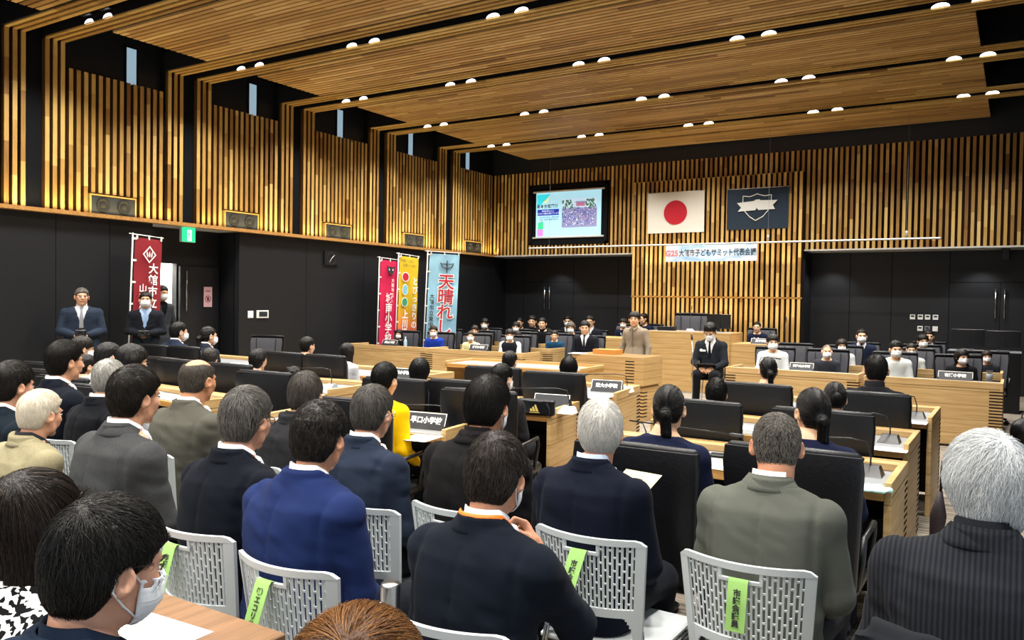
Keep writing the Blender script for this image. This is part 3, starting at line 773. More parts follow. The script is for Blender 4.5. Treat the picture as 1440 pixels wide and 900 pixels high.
def hair_sdf(P, sty, kind='m'):
    s = STY[sty]; fw = {'m': 1.0, 'f': .94, 'k': .97, 'o': 1.03}[kind]; t = s['t']; X = np.abs(P[0]); Q = (X, P[1], P[2]); Y, Z = P[1], P[2]
    d = ellg(Q, (0, -.014, .034), (.0765*fw+t[0], .096+t[1], .084+t[2]))
    d = smin(d, ellg(Q, (0, -.040, -.022), (.066*fw+t[0]*.7, .060+t[1]*.7, .075)), .03)
    if s['nape'] < -.1: d = smin(d, cone(Q, (.03, -.03, 0), (.03, -.045, s['nape']+.06), .062*fw+t[0]*.6, .05), .03)
    if s.get('lng'): d = smin(d, cone(Q, (.055, -.015, -.02), (.062, -.03, -.30), .045, .038), .03)
    yh = np.interp(Z, [-.35, -.12, -.06, -.03, -.006, .02, s['front']-.012, s['front']+.006, s['front']+.03], [.03 if s.get('lng') else -.035]*2+[-.030 if s['ear'] else .022, -.02 if s['ear'] else .03, .004 if s['ear'] else .036, .028+s['burn']*.6, .052+s['burn']*.5, .086, .25]).astype(F32) if True else 0
    side = .22*np.maximum(0, X-.045)*(Z > .03)
    cut = (Y-yh+side)*.8
    d = d+.8*(t[0]+.004)*np.clip(1+cut/.026, 0, 1)**2
    d = smax(d, cut, .008)
    nap = s['nape']
    d = smax(d, (nap-Z)-.12*np.minimum(0, Y+.06), .010)
    if s['ear'] and s['ear'] >= .6:
        er = .026 if s['ear'] == 1 else .018
        d = smax(d, -(ellg((X, Y, Z), (.088*fw, -.004, -.012), (.03, er+.004, er+.012))), .006)
    if s.get('bald'):
        d = smax(d, -ellg(Q, (0, .005, .122), (.068, .120, .070)), .006)
    if s.get('pony'):
        d = smin(d, cone(P, (0, -.112, -.010), (0, -.140, -.030), .022, .028), .014); d = smin(d, cone(P, (0, -.140, -.030), (.006, -.128, -.12), .029, .024), .012); d = smin(d, cone(P, (.006, -.128, -.12), (.012, -.115, -.20), .024, .007), .012)
    if s.get('bun'): d = smin(d, ellg(P, (0, -.128, .012), (.036, .032, .036)), .008)
    return d
def flow(p):                                       # direction in which hair lies at p
    c = np.array([.012, -.072, .112]); d = p-c; d = d/(np.linalg.norm(d, axis=1, keepdims=True)+1e-6)
    d[:, 2] -= .55*np.clip((.10-p[:, 2])/.1, 0, 1.5)
    return d/(np.linalg.norm(d, axis=1, keepdims=True)+1e-9)
def flow_tied(p):                                  # combed back to the tie
    c = np.array([0, -.125, -.02]); d = c-p; d[p[:, 1] < -.112] = (0.02, .02, -1)
    return d/(np.linalg.norm(d, axis=1, keepdims=True)+1e-9)
HAIR = {}
def hair_mesh(sty, kind, h):
    if (sty, kind, h) not in HAIR:
        s = STY[sty]; lo = -.34 if s.get('lng') else (-.23 if s.get('pony') else -.14)
        g, P = grid((-.13, -.175, lo), (.13, .12, .165), h); v, f = nets(hair_sdf(P, sty, kind), *g)
        n = vnormals(v, f)
        fl = flow_tied(v) if (s.get('pony') or s.get('bun')) else flow(v)
        c = np.array([.012, -.072, .112]); az = np.arctan2(v[:, 1]-c[1], v[:, 0]-c[0]); rr = np.linalg.norm(v-c, axis=1)
        if s.get('pony') or s.get('bun'): az = np.arctan2(v[:, 2]+.02, v[:, 0]); rr = v[:, 1]
        q = np.stack([np.cos(az)*11, np.sin(az)*11, rr*14], 1)
        amp = .0036 if sty not in ('crop', 'shave', 'bald') else .0007
        w = amp*vnoise(q, 5)+amp*.7*vnoise(q*2.3, 9)
        tipn = np.clip((n*fl).sum(1), 0, 1); w = w+tipn*.004*vnoise(np.stack([v[:, 0]*120, v[:, 1]*60, v[:, 2]*20], 1), 3)
        if s.get('curl'): w = w+s['curl']*vnoise(v*75, 2)
        if sty == 'tuft': w = w+.005*vnoise(v*55, 4)
        v = v+n*w[:, None]
        HAIR[sty, kind, h] = (mesh_np('hair', v, f, [hairmat('#17130f')], smooth=True), v, f, n)
    return HAIR[sty, kind, h]
def strands(sty, kind, hm, count, length, rad, seed, lift=.006, wild=.25):
    me, v, f, n = hm; s = STY[sty]; rg = np.random.default_rng(seed)
    a = np.linalg.norm(np.cross(v[f[:, 2]]-v[f[:, 0]], v[f[:, 3]]-v[f[:, 1]]), axis=1)
    nn = n[f].mean(1); ok = a.copy(); ok[(nn[:, 2] < -.75)] = 0
    fi = rg.choice(len(f), count, p=ok/ok.sum()); b = rg.random((count, 2))
    p = (v[f[fi, 0]]*(1-b[:, :1])+v[f[fi, 1]]*b[:, :1])*(1-b[:, 1:])+(v[f[fi, 3]]*(1-b[:, :1])+v[f[fi, 2]]*b[:, :1])*b[:, 1:]
    K = 6; L = length*rg.uniform(.5, 1.15, count); pts = [p-n[f[fi, 0]]*.002]
    jit = rg.normal(0, wild, (count, 3)); off = rg.uniform(0, lift, count); tied = s.get('pony') or s.get('bun')
    e = 1e-3
    for k in range(1, K):
        d = (flow_tied(p.copy()) if tied else flow(p.copy()))+jit
        if s.get('curl'): d = d+.9*np.stack([vnoise(p*60+k, 1), vnoise(p*60+k, 2), vnoise(p*60+k, 3)], 1)
        Pp = (p[:, 0], p[:, 1], p[:, 2]); s0 = hair_sdf(Pp, sty, kind)
        gr = np.stack([hair_sdf((p[:, 0]+e, p[:, 1], p[:, 2]), sty, kind)-s0, hair_sdf((p[:, 0], p[:, 1]+e, p[:, 2]), sty, kind)-s0, hair_sdf((p[:, 0], p[:, 1], p[:, 2]+e), sty, kind)-s0], 1)/e
        gr /= np.linalg.norm(gr, axis=1, keepdims=True)+1e-9
        d = d-gr*(d*gr).sum(1, keepdims=True); d /= np.linalg.norm(d, axis=1, keepdims=True)+1e-9
        p = p+d*(L/(K-1))[:, None]
        sd = hair_sdf((p[:, 0], p[:, 1], p[:, 2]), sty, kind)
        p = p-gr*np.clip(sd-(off*(.3+k/K)), -.01, .01)[:, None]
        pts.append(p)
    P = np.stack(pts, 1).reshape(-1, 3)
    hc = bpy.data.hair_curves.new('hair_strands'); hc.add_curves([K]*count)
    hc.attributes['position'].data.foreach_set('vector', P.astype(F32).ravel())
    ra = hc.attributes.get('radius') or hc.attributes.new('radius', 'FLOAT', 'POINT')
    ra.data.foreach_set('value', np.tile(rad*np.linspace(1, .35, K), count).astype(F32))
    return hc

# ---- hands (right hand: fingers along +y, palm down, thumb on -x), wrist at the origin
HANDS = {}
def hand_mesh(pose, h=.0042):
    if pose in HANDS: return HANDS[pose]
    cl = {'relaxed': .45, 'grip': 1.15, 'fist': 1.45, 'flat': .12}[pose]
    segs = []
    for i, (x, y, l) in enumerate(((-.030, .086, .070), (-.010, .092, .078), (.010, .089, .072), (.029, .080, .056))):
        p = np.array([x, y, 0.]); a = -.05; pr = p; sp = (x*.9)
        for k, (fl, r) in enumerate(((.45, .0092), (.32, .0084), (.25, .0074))):
            a += cl*(.55 if k == 0 else .85); q = pr+np.array([sp*.12*(1-k*.3), math.cos(a)*l*fl, -math.sin(a)*l*fl]); segs.append((tuple(pr), tuple(q), r, r*.93)); pr = q
    th = [(-.022, .022, -.004), (-.046, .045, -.014), (-.052+.012*cl, .070, -.022-.006*cl), (-.048+.022*cl, .092-.010*cl, -.028-.010*cl)]
    for k in range(3): segs.append((th[k], th[k+1], (.0145, .0105, .0095)[k], (.0105, .0095, .0080)[k]))
    g, P = grid((-.075, -.045, -.115), (.05, .19, .035), h)
    d = cone(P, (-.022, .03, 0), (-.026, .082, 0), .0165, .0125); d = smin(d, cone(P, (.018, .03, 0), (.024, .078, 0), .016, .0115), .012); d = smin(d, cone(P, (0, .02, .001), (0, .085, .001), .016, .0125), .012)
    d = smin(d, cone(P, (0, -.05, 0), (0, .02, 0), .0235, .020), .02)
    ds = None
    for s in segs:
        c = cone(P, *s); ds = c if ds is None else np.minimum(ds, c)
    d = smin(d, ds, .006); v, f = nets(d, *g); HANDS[pose] = (v, f); return HANDS[pose]

# ---- bodies. Seated: origin under the hips on the seat surface (z = 0 is the seat). Standing: z = 0 is the floor.
TZ = np.array([-.03, .03, .12, .24, .36, .46, .515, .555, .585, .62, .66])
TA = np.array([.152, .185, .180, .172, .186, .200, .195, .160, .106, .074, .064])
TB = np.array([.110, .135, .128, .120, .126, .126, .117, .095, .080, .068, .060])
TY = np.array([.0, -.005, -.02, -.035, -.035, -.025, -.018, -.010, -.004, .0, .004])
class Pose:
    def __init__(s, lean=0.0, fat=1.0, arms='lap', stand=False, headfwd=.03, seat=.45, look=None, sl=0.0):
        s.lean, s.fat, s.arms, s.stand, s.hf, s.seat, s.sl = lean, fat, arms, stand, headfwd, seat, sl
        s.hip = .90 if stand else .0
        A = {'lap': ((.225, .035, .25), (.125, .265, .13)), 'desk': ((.235, .13, .27), (.12, .36, .27)), 'down': ((.262, -.02, .24), (.285, .05, .0)),
             'clasp': ((.235, .02, .25), (.075, .225, .205)), 'chin': ((.232, .15, .31), (.075, .185, .50)), 'write': ((.235, .10, .25), (.10, .30, .20)), 'camera': ((.24, -.01, .26), (.06, .20, .24)), 'side': ((.235, -.03, .24), (.20, .20, .13))}
        L, Rr = (A[a] for a in (arms if isinstance(arms, tuple) else (arms, arms)))
        s.arm = [((-L[0][0], *L[0][1:]), (-L[1][0], *L[1][1:])), (Rr[0], Rr[1])]
        s.sh = .178*(.5+.5*fat)
    def key(s): return (round(s.lean, 3), round(s.fat, 3), s.arms, s.stand, round(s.hf, 3), round(s.seat, 3), round(s.sl, 3))
    def inv(s, P):                                 # world-local -> upright torso coordinates
        Z = P[2]-s.hip; c, sn = math.cos(s.lean), math.sin(s.lean)
        y = P[1]*c-Z*sn; z = P[1]*sn+Z*c
        return (P[0]+0*z if False else P[0], y, z)
    def fwd(s, p):
        c, sn = math.cos(s.lean), math.sin(s.lean); return np.array([p[0], p[1]*c+p[2]*sn, -p[1]*sn+p[2]*c+s.hip])
    def head(s): return s.fwd((0, .018+s.hf-s.sl*.5, .728-s.sl))
    def joints(s, i):
        sd = -1 if i == 0 else 1; e, w = s.arm[i]
        return (sd*s.sh, -.015, .503), (e[0]*(.5+.5*s.fat), e[1], e[2]), w
def torso_sdf(Q, ps, off=0, zlo=-.04, neck=True):
    X, Y, Z = Q; fat = ps.fat
    zk = TZ.copy(); 
    if ps.stand: zk = np.concatenate([[-.16, -.08], TZ[1:]]); ta = np.concatenate([[.158, .176], TA[1:]]); tb = np.concatenate([[.115, .128], TB[1:]]); ty = np.concatenate([[.0, .0], TY[1:]])
    else: ta, tb, ty = TA, TB, TY
    fz = np.interp(zk, [.0, .5, .6], [fat, .5+.5*fat, 1])
    a = np.interp(Z, zk, ta*fz).astype(F32)+off; b = np.interp(Z, zk, tb*fz).astype(F32)+off; yc = np.interp(Z, zk, ty).astype(F32)
    q = ((np.abs(X)/a)**2.35+(np.abs(Y-yc)/b)**2.35)**(1/2.35)
    d = (q-1)*np.minimum(a, b)*.9
    d = smax(d, zk[0]-off-Z, .03)
    return smax(d, Z-.655, .01)
def arms_sdf(Q, ps, off=0, end=1.0, blend=None):
    d = None
    for i in (0, 1):
        S, E, Wp = ps.joints(i); W = tuple(E[k]+(Wp[k]-E[k])*end for k in range(3)); sd = -1 if i == 0 else 1
        c = smin(cone(Q, (sd*.07, -.012, .535), S, .045+off, .055+off), cone(Q, S, E, .055+off, .044+off), .03)
        c = smin(c, cone(Q, E, W, .043+off, .030+off*1.1), .02)
        d = c if d is None else smin(d, c, .02)
    return d
def legs_sdf(P, ps, off=0, low=0.0):
    d = None
    for sd in (-1, 1):
        if ps.stand:
            h, k, a = (sd*.085, 0, .88), (sd*.10, .02, .48), (sd*.105, -.01, .09+low)
            c = smin(cone(P, h, k, .088+off, .056+off), cone(P, k, a, .056+off, .042+off), .03)
        else:
            h, k, a = (sd*.09, .02, .085), (sd*.13, .43, .068), (sd*.135, .40, .09+low-ps.seat)
            c = cone(P, h, k, .083+off, .060+off); c = smax(c, -P[2]+.001, .02)
            c = smin(c, cone(P, k, a, .056+off, .040+off), .03)
        d = c if d is None else smin(d, c, .01)
    return d
def bounds(ps):
    if ps.stand: return (-.36*max(1, ps.fat), -.25, -.01), (.36*max(1, ps.fat), .42, 1.58)
    return (-.36, -.26, -ps.seat-.01), (.36, .66, .68)
MESHC = {}
def cloth_np(ps, kind, h, seed):
    """kind: suit, crew (sweater, shirt), trousers, shirtfront"""
    lo, hi = bounds(ps)
    lean_pad = abs(math.sin(ps.lean))*.7
    lo = list(lo); hi = list(hi)
    if kind == 'trousers':
        hi[2] = (.98 if ps.stand else .22); g, P = grid(lo, hi, h); d = legs_sdf(P, ps, .014)
        Q = ps.inv(P); t = torso_sdf(Q, ps, -.004); d = smin(d, smax(t, Q[2]-.10, .02), .03)
        if not ps.stand: d = smax(d, -.0-P[2]-10*(P[1] > .30), .004)
        return nets(d, *g)
    lo[2] = .70 if ps.stand else -.06; 
    if ps.lean < 0: lo[1] -= lean_pad
    else: hi[1] += lean_pad*.4
    if not ps.stand: hi[1] = max(.46, hi[1]-.15)
    hi[2] = ps.hip+.69
    g, P = grid(lo, hi, h); Q = ps.inv(P)
    off = .012 if kind == 'suit' else .008
    if kind == 'shirtfront':
        d = torso_sdf(Q, ps, .004); d = smax(d, Q[2]-.60, .01); d = smax(d, .25-Q[2], .01); d = smax(d, np.abs(Q[0])-np.clip((Q[2]-.27)*.27, .004, .080), .002); return nets(smax(d, -Q[1], .01), *g)
    if kind == 'sleeves':
        d = arms_sdf(Q, ps, off+.008, .97); return nets(smax(d, .125-np.abs(Q[0]), .01), *g)
    d = torso_sdf(Q, ps, off)
    a = arms_sdf(Q, ps, off, .97)
    X, Y, Z = Q
    # armhole seam
    d = smin(d, a, .028 if not ps.stand else .016)
    if kind == 'suit':
        seam = np.abs(np.abs(X)-(ps.sh-.012+.10*np.clip(.5-Z, 0, .3)*0))-.0
        d = d+.0062*np.exp(-(seam/.011)**2)*(Z > .33)*(Z < .60)
        d = d+.0045*np.exp(-(X/.007)**2)*(Y < 0)*(Z < .55)
    if not ps.stand: d = smax(d, -.002-P[2], .006)
    # neck opening: follows the neck, lower in front
    ztop = .602-.55*np.maximum(0, Y+.01)
    d = smax(d, Z-ztop, .008)
    if kind == 'suit':
        rr = np.sqrt(X**2+((Y-.0)*.95)**2); cz = .632-.62*np.maximum(0, Y+.03)
        col = np.maximum(np.abs(rr-(.078+.22*np.clip(.62-Z, 0, .08)))-.0075, np.maximum(Z-cz, .54-Z)); d = smin(d, col, .006)
        vee = np.abs(X)-np.clip((Z-.30)*.24, -1, .062); d = smax(d, -np.maximum(vee, -Y+.02), .003)
    return nets(d, *g)
def wrinkle(v, n, ps, amp, seed):
    q = np.stack([v[:, 0]*7, v[:, 1]*7, v[:, 2]*15+v[:, 0]*5], 1)+seed*3.1
    w = .6*vnoise(q, seed)+.4*vnoise(q*2.1, seed+1)
    w = np.sign(w)*np.abs(w)**1.3
    q2 = np.stack([v[:, 0]*3, v[:, 1]*3, v[:, 2]*3], 1)+seed
    return v+n*(w*amp*(1+.9*vnoise(q2, seed+4)))[:, None]
def garment(ps, kind, h, seed, amp, share):
    key = (ps.key(), kind, h, seed if not share else 0)
    if key in MESHC: return MESHC[key]
    v, f = cloth_np(ps, kind, h, seed); n = vnormals(v, f)
    if amp:
        v = wrinkle(v, n, ps, amp, seed)
        if not ps.stand: v[:, 2] = np.where(v[:, 1] < .3, np.maximum(v[:, 2], .0005), v[:, 2])
    MESHC[key] = mesh_np(kind, v, f, [cloth('#222222')], smooth=True); return MESHC[key]
CORE = {}
def core_np(ps, h):
    key = ps.key()
    if key not in CORE:
        lo, hi = bounds(ps); g, P = grid(lo, hi, h); Q = ps.inv(P)
        d = smin(torso_sdf(Q, ps, -.012), arms_sdf(Q, ps, -.010, 1.0), .03); d = smin(d, legs_sdf(P, ps, -.008), .03)
        CORE[key] = nets(d, *g)
        if not ps.stand:
            v = CORE[key][0]; v[:, 2] = np.where(v[:, 1] < .33, np.maximum(v[:, 2], .006), v[:, 2])
    return CORE[key]
def rotm(yaw=0, pitch=0, roll=0):                  # head: yaw left +, pitch up +, roll to the right +
    return np.array((Matrix.Rotation(yaw, 3, 'Z') @ Matrix.Rotation(pitch, 3, 'X') @ Matrix.Rotation(roll, 3, 'Y')))
def slotmat(o, m):
    if len(o.material_slots) == 0: o.data.materials.append(None)
    o.material_slots[0].link = 'OBJECT'; o.material_slots[0].material = m
NP_ = 0
def person(label, base, rz, ps, sc=1.0, head=(0, 0, 0), kind='m', skin_c='#d9a983', hair='short', hair_c='#15120f', hair_c2=None, strand=0, slen=.045, srad=.0007, swild=.22, slift=.006,
           top='suit', top_c='#1b2230', weave='plain', pants_c='#1a1c22', collar='#e8ebf0', mask=False, glasses=None, tie=None, group=None, res='far', hands=('relaxed', 'relaxed'), sleeves=None, zoff=0, hscale=1.0, extras=None):
    global NP_; NP_ += 1; seed = NP_
    h = {'near': .010, 'mid': .014, 'far': .019}[res]; hh = {'near': .0042, 'mid': .0055, 'far': .0068}[res]
    hp = ps.head(); hr = rotm(*[R(a) for a in head])
    hr = hr @ np.array(Matrix.Rotation(-ps.lean*.6, 3, 'X'))
    # one skin mesh: trunk and limbs, head and neck, hands
    cv, cf = core_np(ps, .024); hv, hf, hmi = head_mesh(kind, hh)
    # the neck part of the head mesh turns less than the head
    wt = np.clip((hv[:, 2]+.20)/.12, 0, 1)[:, None]; full = (hv*hscale) @ hr.T; base_r = np.array(Matrix.Rotation(-ps.lean*.9, 3, 'X')); half = (hv*hscale) @ base_r.T
    pv = full*wt+half*(1-wt)+hp
    V = [cv, pv]; Fc = [tuple(t) for t in cf]+[tuple(i+len(cv) for i in t) for t in hf]; MI = [0]*len(cf)+list(hmi); b = len(cv)+len(pv)
    for i in (0, 1):
        v, f = hand_mesh(hands[i]); v = v*np.array([1 if i == 1 else -1, 1, 1]); S, E, Wp = ps.joints(i)
        Wl, El = ps.fwd(Wp), ps.fwd(E); d = Wl-El; d /= np.linalg.norm(d)
        inw = np.array([-1 if i == 1 else 1, 0, 0.]); up = np.array([0, 0, 1.])*.8-inw*.5
        if ps.arms == 'chin' or (isinstance(ps.arms, tuple) and ps.arms[i] == 'chin'): up = np.array([.9 if i == 1 else -.9, .35, .0])
        x = np.cross(d, up); x /= np.linalg.norm(x); z = np.cross(x, d)
        M = np.stack([x, d, z], 1); v = v @ M.T+Wl; ff = [tuple(t+b for t in (q if i == 1 else q[::-1])) for q in f]
        V.append(v); Fc += ff; MI += [0]*len(ff); b += len(v)
    brow = hairmat(hair_c if hair not in ('bald',) else '#3a332d')
    sk = skin(skin_c)
    me = mesh_np('person', np.concatenate(V), Fc, [sk, 'eye_white', 'eye_dark', brow, 'lip'], MI, smooth=True)
    o = link('person', me, None, base, rz); o.scale = (sc,)*3; tag(o, label, 'person', group)
    HM = Matrix(np.array(hr*hscale).tolist()).to_4x4(); HM.translation = Vector(hp.tolist())
    # clothes
    share = res == 'far'
    h = min(h, .014) if top == 'suit' else h
    g = garment(ps, 'suit' if top in ('suit', 'uniform') else 'crew', h, seed, {'near': .015, 'mid': .009, 'far': .004}[res], share)
    nm = {'suit': 'jacket', 'uniform': 'jacket', 'gakuran': 'jacket', 'sweater': 'sweater', 'tee': 'shirt', 'hoodie': 'hoodie', 'sailor': 'sailor_blouse', 'shirt': 'shirt', 'coat': 'coat'}[top]
    j = link(nm, g, o); slotmat(j, cloth(top_c, weave))
    if sleeves: sl_ = link('sleeves', garment(ps, 'sleeves', .016, 0, 0, True), o); slotmat(sl_, cloth(sleeves))
    tr = link('trousers', garment(ps, 'trousers', .018 if res == 'near' else .024, seed, .003, True), o); slotmat(tr, cloth(pants_c))
    def neck_ring(name, r0, r1, zb, zt, slope, m, thick=.004, gap=0):
        rings = []; N = 28
        for rad, zz, k in ((r0, zb, 0), (r1, zt, 1), (r1-thick, zt, 1), (r0-thick, zb, 0)):
            ring = []
            for q in range(N):
                a = 2*PI*q/N; x, y = rad*math.sin(a), rad*1.02*math.cos(a); ring.append(tuple(ps.fwd((x, y+.004, zz-slope*max(0, y+.03)*(1 if k else .9)))))
            rings.append(ring)
        mb = MB(); rings.append(rings[0]); mb.loft(rings, caps=False); return obj(name, mb, m, o, smooth=True)
    if top == 'suit' or top == 'uniform':
        neck_ring('shirt_collar', .074, .067, .56, .652, .55, cloth(collar))
        rings = []; N = 36
        for (rx, ry, zz, off_) in ((.074, .072, .634, 0), (.078, .076, .637, 0), (.108, .096, .598, .0), (.118, .103, .586, 0), (.115, .098, .581, 0), (.074, .072, .60, 0)):
            ring = []
            for q in range(N+1):
                a = R(-152+304*q/N); x, y = rx*math.sin(a), -ry*math.cos(a); k_ = max(0, y+.03)
                ring.append(tuple(ps.fwd((x*(1 if k_ == 0 else 1-.9*k_), y+.002, zz-k_*(.62 if zz > .6 else 1.05)))))
            rings.append(ring)
        rings.append(rings[0]); mb = MB(); mb.loft(rings, closed=False, caps=False); co_ = obj('jacket_collar', mb, 'ink', o, smooth=True); slotmat(co_, cloth(top_c, weave))
        s = link('shirt', garment(ps, 'shirtfront', .010, 0, 0, True), o); slotmat(s, cloth(collar))
        if tie:
            mb = MB(); rings = []
            for z, wd in ((.605, .012), (.592, .017), (.575, .016), (.565, .011), (.50, .017), (.40, .024), (.30, .030)):
                yb = float(np.interp(z, TZ, TY)+np.interp(z, TZ, TB)*(.5+.5*ps.fat if z > .45 else ps.fat))+.008
                if z > .56: yb = max(yb, .082)
                rings.append([tuple(ps.fwd(q)) for q in ((-wd, yb-.006, z), (wd, yb-.006, z), (wd*.8, yb+.006, z), (-wd*.8, yb+.006, z))])
            mb.loft(rings); obj('tie', mb, cloth(tie), o, auto=40)
    elif top == 'gakuran': neck_ring('stand_collar', .080, .074, .555, .648, .40, cloth(top_c), .007)
    elif top == 'hoodie':
        mb = MB()
        rings = []
        for k in range(13):
            a = R(-120+20*k); c = (.092*math.sin(a), -.092*math.cos(a)*1.0, .585+.02*math.cos(a)); r = .030+.012*math.cos(a/1.3)
            rad = np.array([math.sin(a), -math.cos(a), 0]); rings.append([tuple(ps.fwd(np.array(c)+rad*r*math.cos(t)+np.array([0, 0, r*1.05*math.sin(t)]))) for t in np.linspace(0, 2*PI, 9)[:-1]])
        mb.loft(rings); obj('hood', mb, cloth(top_c), o, smooth=True)
    elif top == 'sailor':
        mb = MB(); w2 = MB()
        def sp(x, z, off):
            yb = np.interp(z, TZ, TY)-np.interp(z, TZ, TB)*1.0*np.sqrt(max(.05, 1-min(1, abs(x)/.2)**2.35))
            return ps.fwd((x, float(yb)-.018-off, z))
        n_ = 11; gridp = [[tuple(sp(x, .60-(.60-.42)*k/6-(0 if k else 0)-.12*abs(x)*(k == 0), 0)) for x in np.linspace(-.15 if k else -.07, .15 if k else .07, n_)] for k in range(7)]
        gi = [[tuple(np.array(p)+np.array([0, .010, 0])) for p in r] for r in gridp]
        for A in (gridp, gi): mb.loft(A, closed=False)
        obj('sailor_collar', mb, cloth(top_c), o, smooth=True)
        for dz in (0, .014):
            pts = [sp(x, .435+dz, .004) for x in np.linspace(-.14, .14, 9)]
            w2.tube([sp(-.142, .55, .004)]+pts+[sp(.142, .55, .004)], .0032, 5)
        obj('collar_stripe', w2, 'shirt_white', o, smooth=True)
        w2 = MB()
        for sgn in (-1, 1):
            for dz in (0, .016): w2.tube([tuple(ps.fwd((sgn*(.085-.078*t+dz), .035+.095*math.sin(t*1.5), .575-.17*t))) for t in np.linspace(0, 1, 6)], .0035, 5)
        obj('collar_stripe', w2, 'shirt_white', o, smooth=True)
    else: neck_ring('neckband', .086, .074, .555, .615, .60, cloth(top_c), .008)
    # shoes
    for sd in (-1, 1):
        mb = MB(); x = sd*(.105 if ps.stand else .135); y = -.01 if ps.stand else .40; zf = 0 if ps.stand else -ps.seat
        prof = [(-.075, .030, .055), (-.06, .040, .085), (.0, .042, .10), (.06, .044, .07), (.12, .048, .055), (.17, .040, .045), (.19, .02, .03)]
        mb.loft([[(x+w*c, y+yy, zf+.003+max(0, hh_*(.5+.5*s_))) for c, s_ in ((math.cos(t), math.sin(t)) for t in np.linspace(0, 2*PI, 11)[:-1])] for yy, w, hh_ in prof])
        obj('shoe', mb, 'black_leather', o, smooth=True)
    # hair
    if hair:
        hm = hair_mesh(hair, kind, hh if res != 'far' else .0075); ho = link('hair', hm[0], o); ho.matrix_local = HM; slotmat(ho, hairmat(hair_c, hair_c2 if (not strand or sum(lin(hair_c2 or '#000000')) > .9) else None))
        if hair == 'shave': pass
        if strand:
            hc = strands(hair, kind, hm, strand, slen, srad, seed, slift, swild); so = link('hair_strands', hc, ho); hc.materials.append(hairmat(hair_c, hair_c2, True))
        if STY[hair].get('fringe') and kind != 'm':
            pass
        if STY[hair].get('pony') or STY[hair].get('bun'):
            mb = MB(); c = (0, -.122, -.018) if STY[hair].get('pony') else (0, -.108, .008)
            d = np.array([0, -.8, -.55]) if STY[hair].get('pony') else np.array([0, -1, .1]); d = d/np.linalg.norm(d); u = np.array([1., 0, 0]); w = np.cross(d, u)
            rr = .0265; mb.tube([tuple(np.array(c)+rr*(u*math.cos(t)+w*math.sin(t))) for t in np.linspace(0, 2*PI, 17)], .0045, 6)
            to = obj('hair_tie', mb, 'rubber' if STY[hair].get('pony') else cloth('#8f8f94'), o, smooth=True); to.matrix_local = HM
    if mask:
        key = ('mask', kind)
        if key not in MESHC:
            g, P = grid((-.1, -.03, -.125), (.1, .14, .03), .0045); X, Y, Z = P
            fz = -.004; d = ellg((X, Y, Z), (0, .030, -.052), (.070, .078, .064)); d = smin(d, cone(P, (0, .098, -.022), (0, .100, -.06), .016, .02), .02); d = smin(d, head_sdf(P, kind)-.005, .004)
            d = smax(d, np.abs(Z+.055)-(.049-.10*np.maximum(0, np.abs(X)-.03)), .004); d = smax(d, .030-Y+.0*X, .004)
            d = smax(d, -(head_sdf(P, kind)-.0015), .001)
            v, f = nets(d, *g); MESHC[key] = mesh_np('face_mask', v, f, ['mask_white'], smooth=True)
        mo = link('face_mask', MESHC[key], o); mo.matrix_local = HM
        mb = MB(); fw = {'m': 1.0, 'f': .94, 'k': .97, 'o': 1.03}[kind]
        for sd in (-1, 1):
            mb.tube([(sd*.066, .034, -.018), (sd*.076*fw, .010, .004), (sd*.084*fw, -.010, .030), (sd*.088*fw, -.030, .010), (sd*.086*fw, -.030, -.025), (sd*.075*fw, .0, -.055), (sd*.064, .034, -.082)], .0022, 5)
        eo = obj('ear_loop', mb, 'mask_white', o, smooth=True); eo.matrix_local = HM
    if glasses:
        mb = MB(); fw = {'m': 1.0, 'f': .94, 'k': .97, 'o': 1.03}[kind]
        for sd in (-1, 1):
            mb.tube([(sd*(.033+.025*math.cos(t)), .104-.006*abs(math.cos(t)), -.002+.018*math.sin(t)) for t in np.linspace(0, 2*PI, 15)], .0018, 5)
            mb.tube([(sd*.058, .097, .004), (sd*.082*fw, .05, .006), (sd*.090*fw, -.01, .004), (sd*.088*fw, -.032, -.012)], .0018, 5)
        mb.tube([(-.009, .106, .0), (0, .109, .003), (.009, .106, .0)], .0018, 5)
        go = obj('glasses', mb, glasses, o, smooth=True); go.matrix_local = HM
    o['_h'] = 1; del o['_h']
    return o, HM

# ------------------------------------------------------------------ who sits and stands where
def local_top(ps, hscale, hair):
    t = STY[hair]['t'][2]+.118 if hair else .118
    return ps.head()+np.array([0, -.012, t*hscale])
def seated(label, px, py, ztop, rz=0, chair=None, chair_label=None, seat=.45, lean=.0, arms='lap', fat=1.0, hf=.03, sl=0.0, hscale=1.0, group=None, hair='short', push=0, cz=0, dx=0, **k):
    P = on_z(px, py, ztop)
    ps = Pose(lean, fat, arms, False, hf, .45, sl); lt = local_top(ps, hscale, hair); sc = (ztop-seat)/lt[2]
    ps = Pose(lean, fat, arms, False, hf, round((seat-cz)/sc, 2), sl)
    c, s = math.cos(rz), math.sin(rz); l = lt*sc
    base = (P[0]-(c*l[0]-s*l[1]), P[1]-(s*l[0]+c*l[1]), seat)
    o, hm = person(label, base, rz, ps, sc, hair=hair, hscale=hscale, group=group, **k)
    if chair == 'white': white_chair(base[0], base[1]+push, rz, chair_label, dx)
    elif chair == 'black': black_chair(base[0]-.02*-s, base[1]-.02*c, rz, chair_label, 'black swivel chairs of the chamber', cz)
    return o, hm, base
GA = 'people seated in the audience'
S1 = dict(group=GA, chair='white', seat=.45, res='near', hscale=.95)
def fg(label, px, py, z, clabel, **k):
    a = dict(S1); a.update(k); return seated(label, px, py, z, chair_label=clabel, **a)
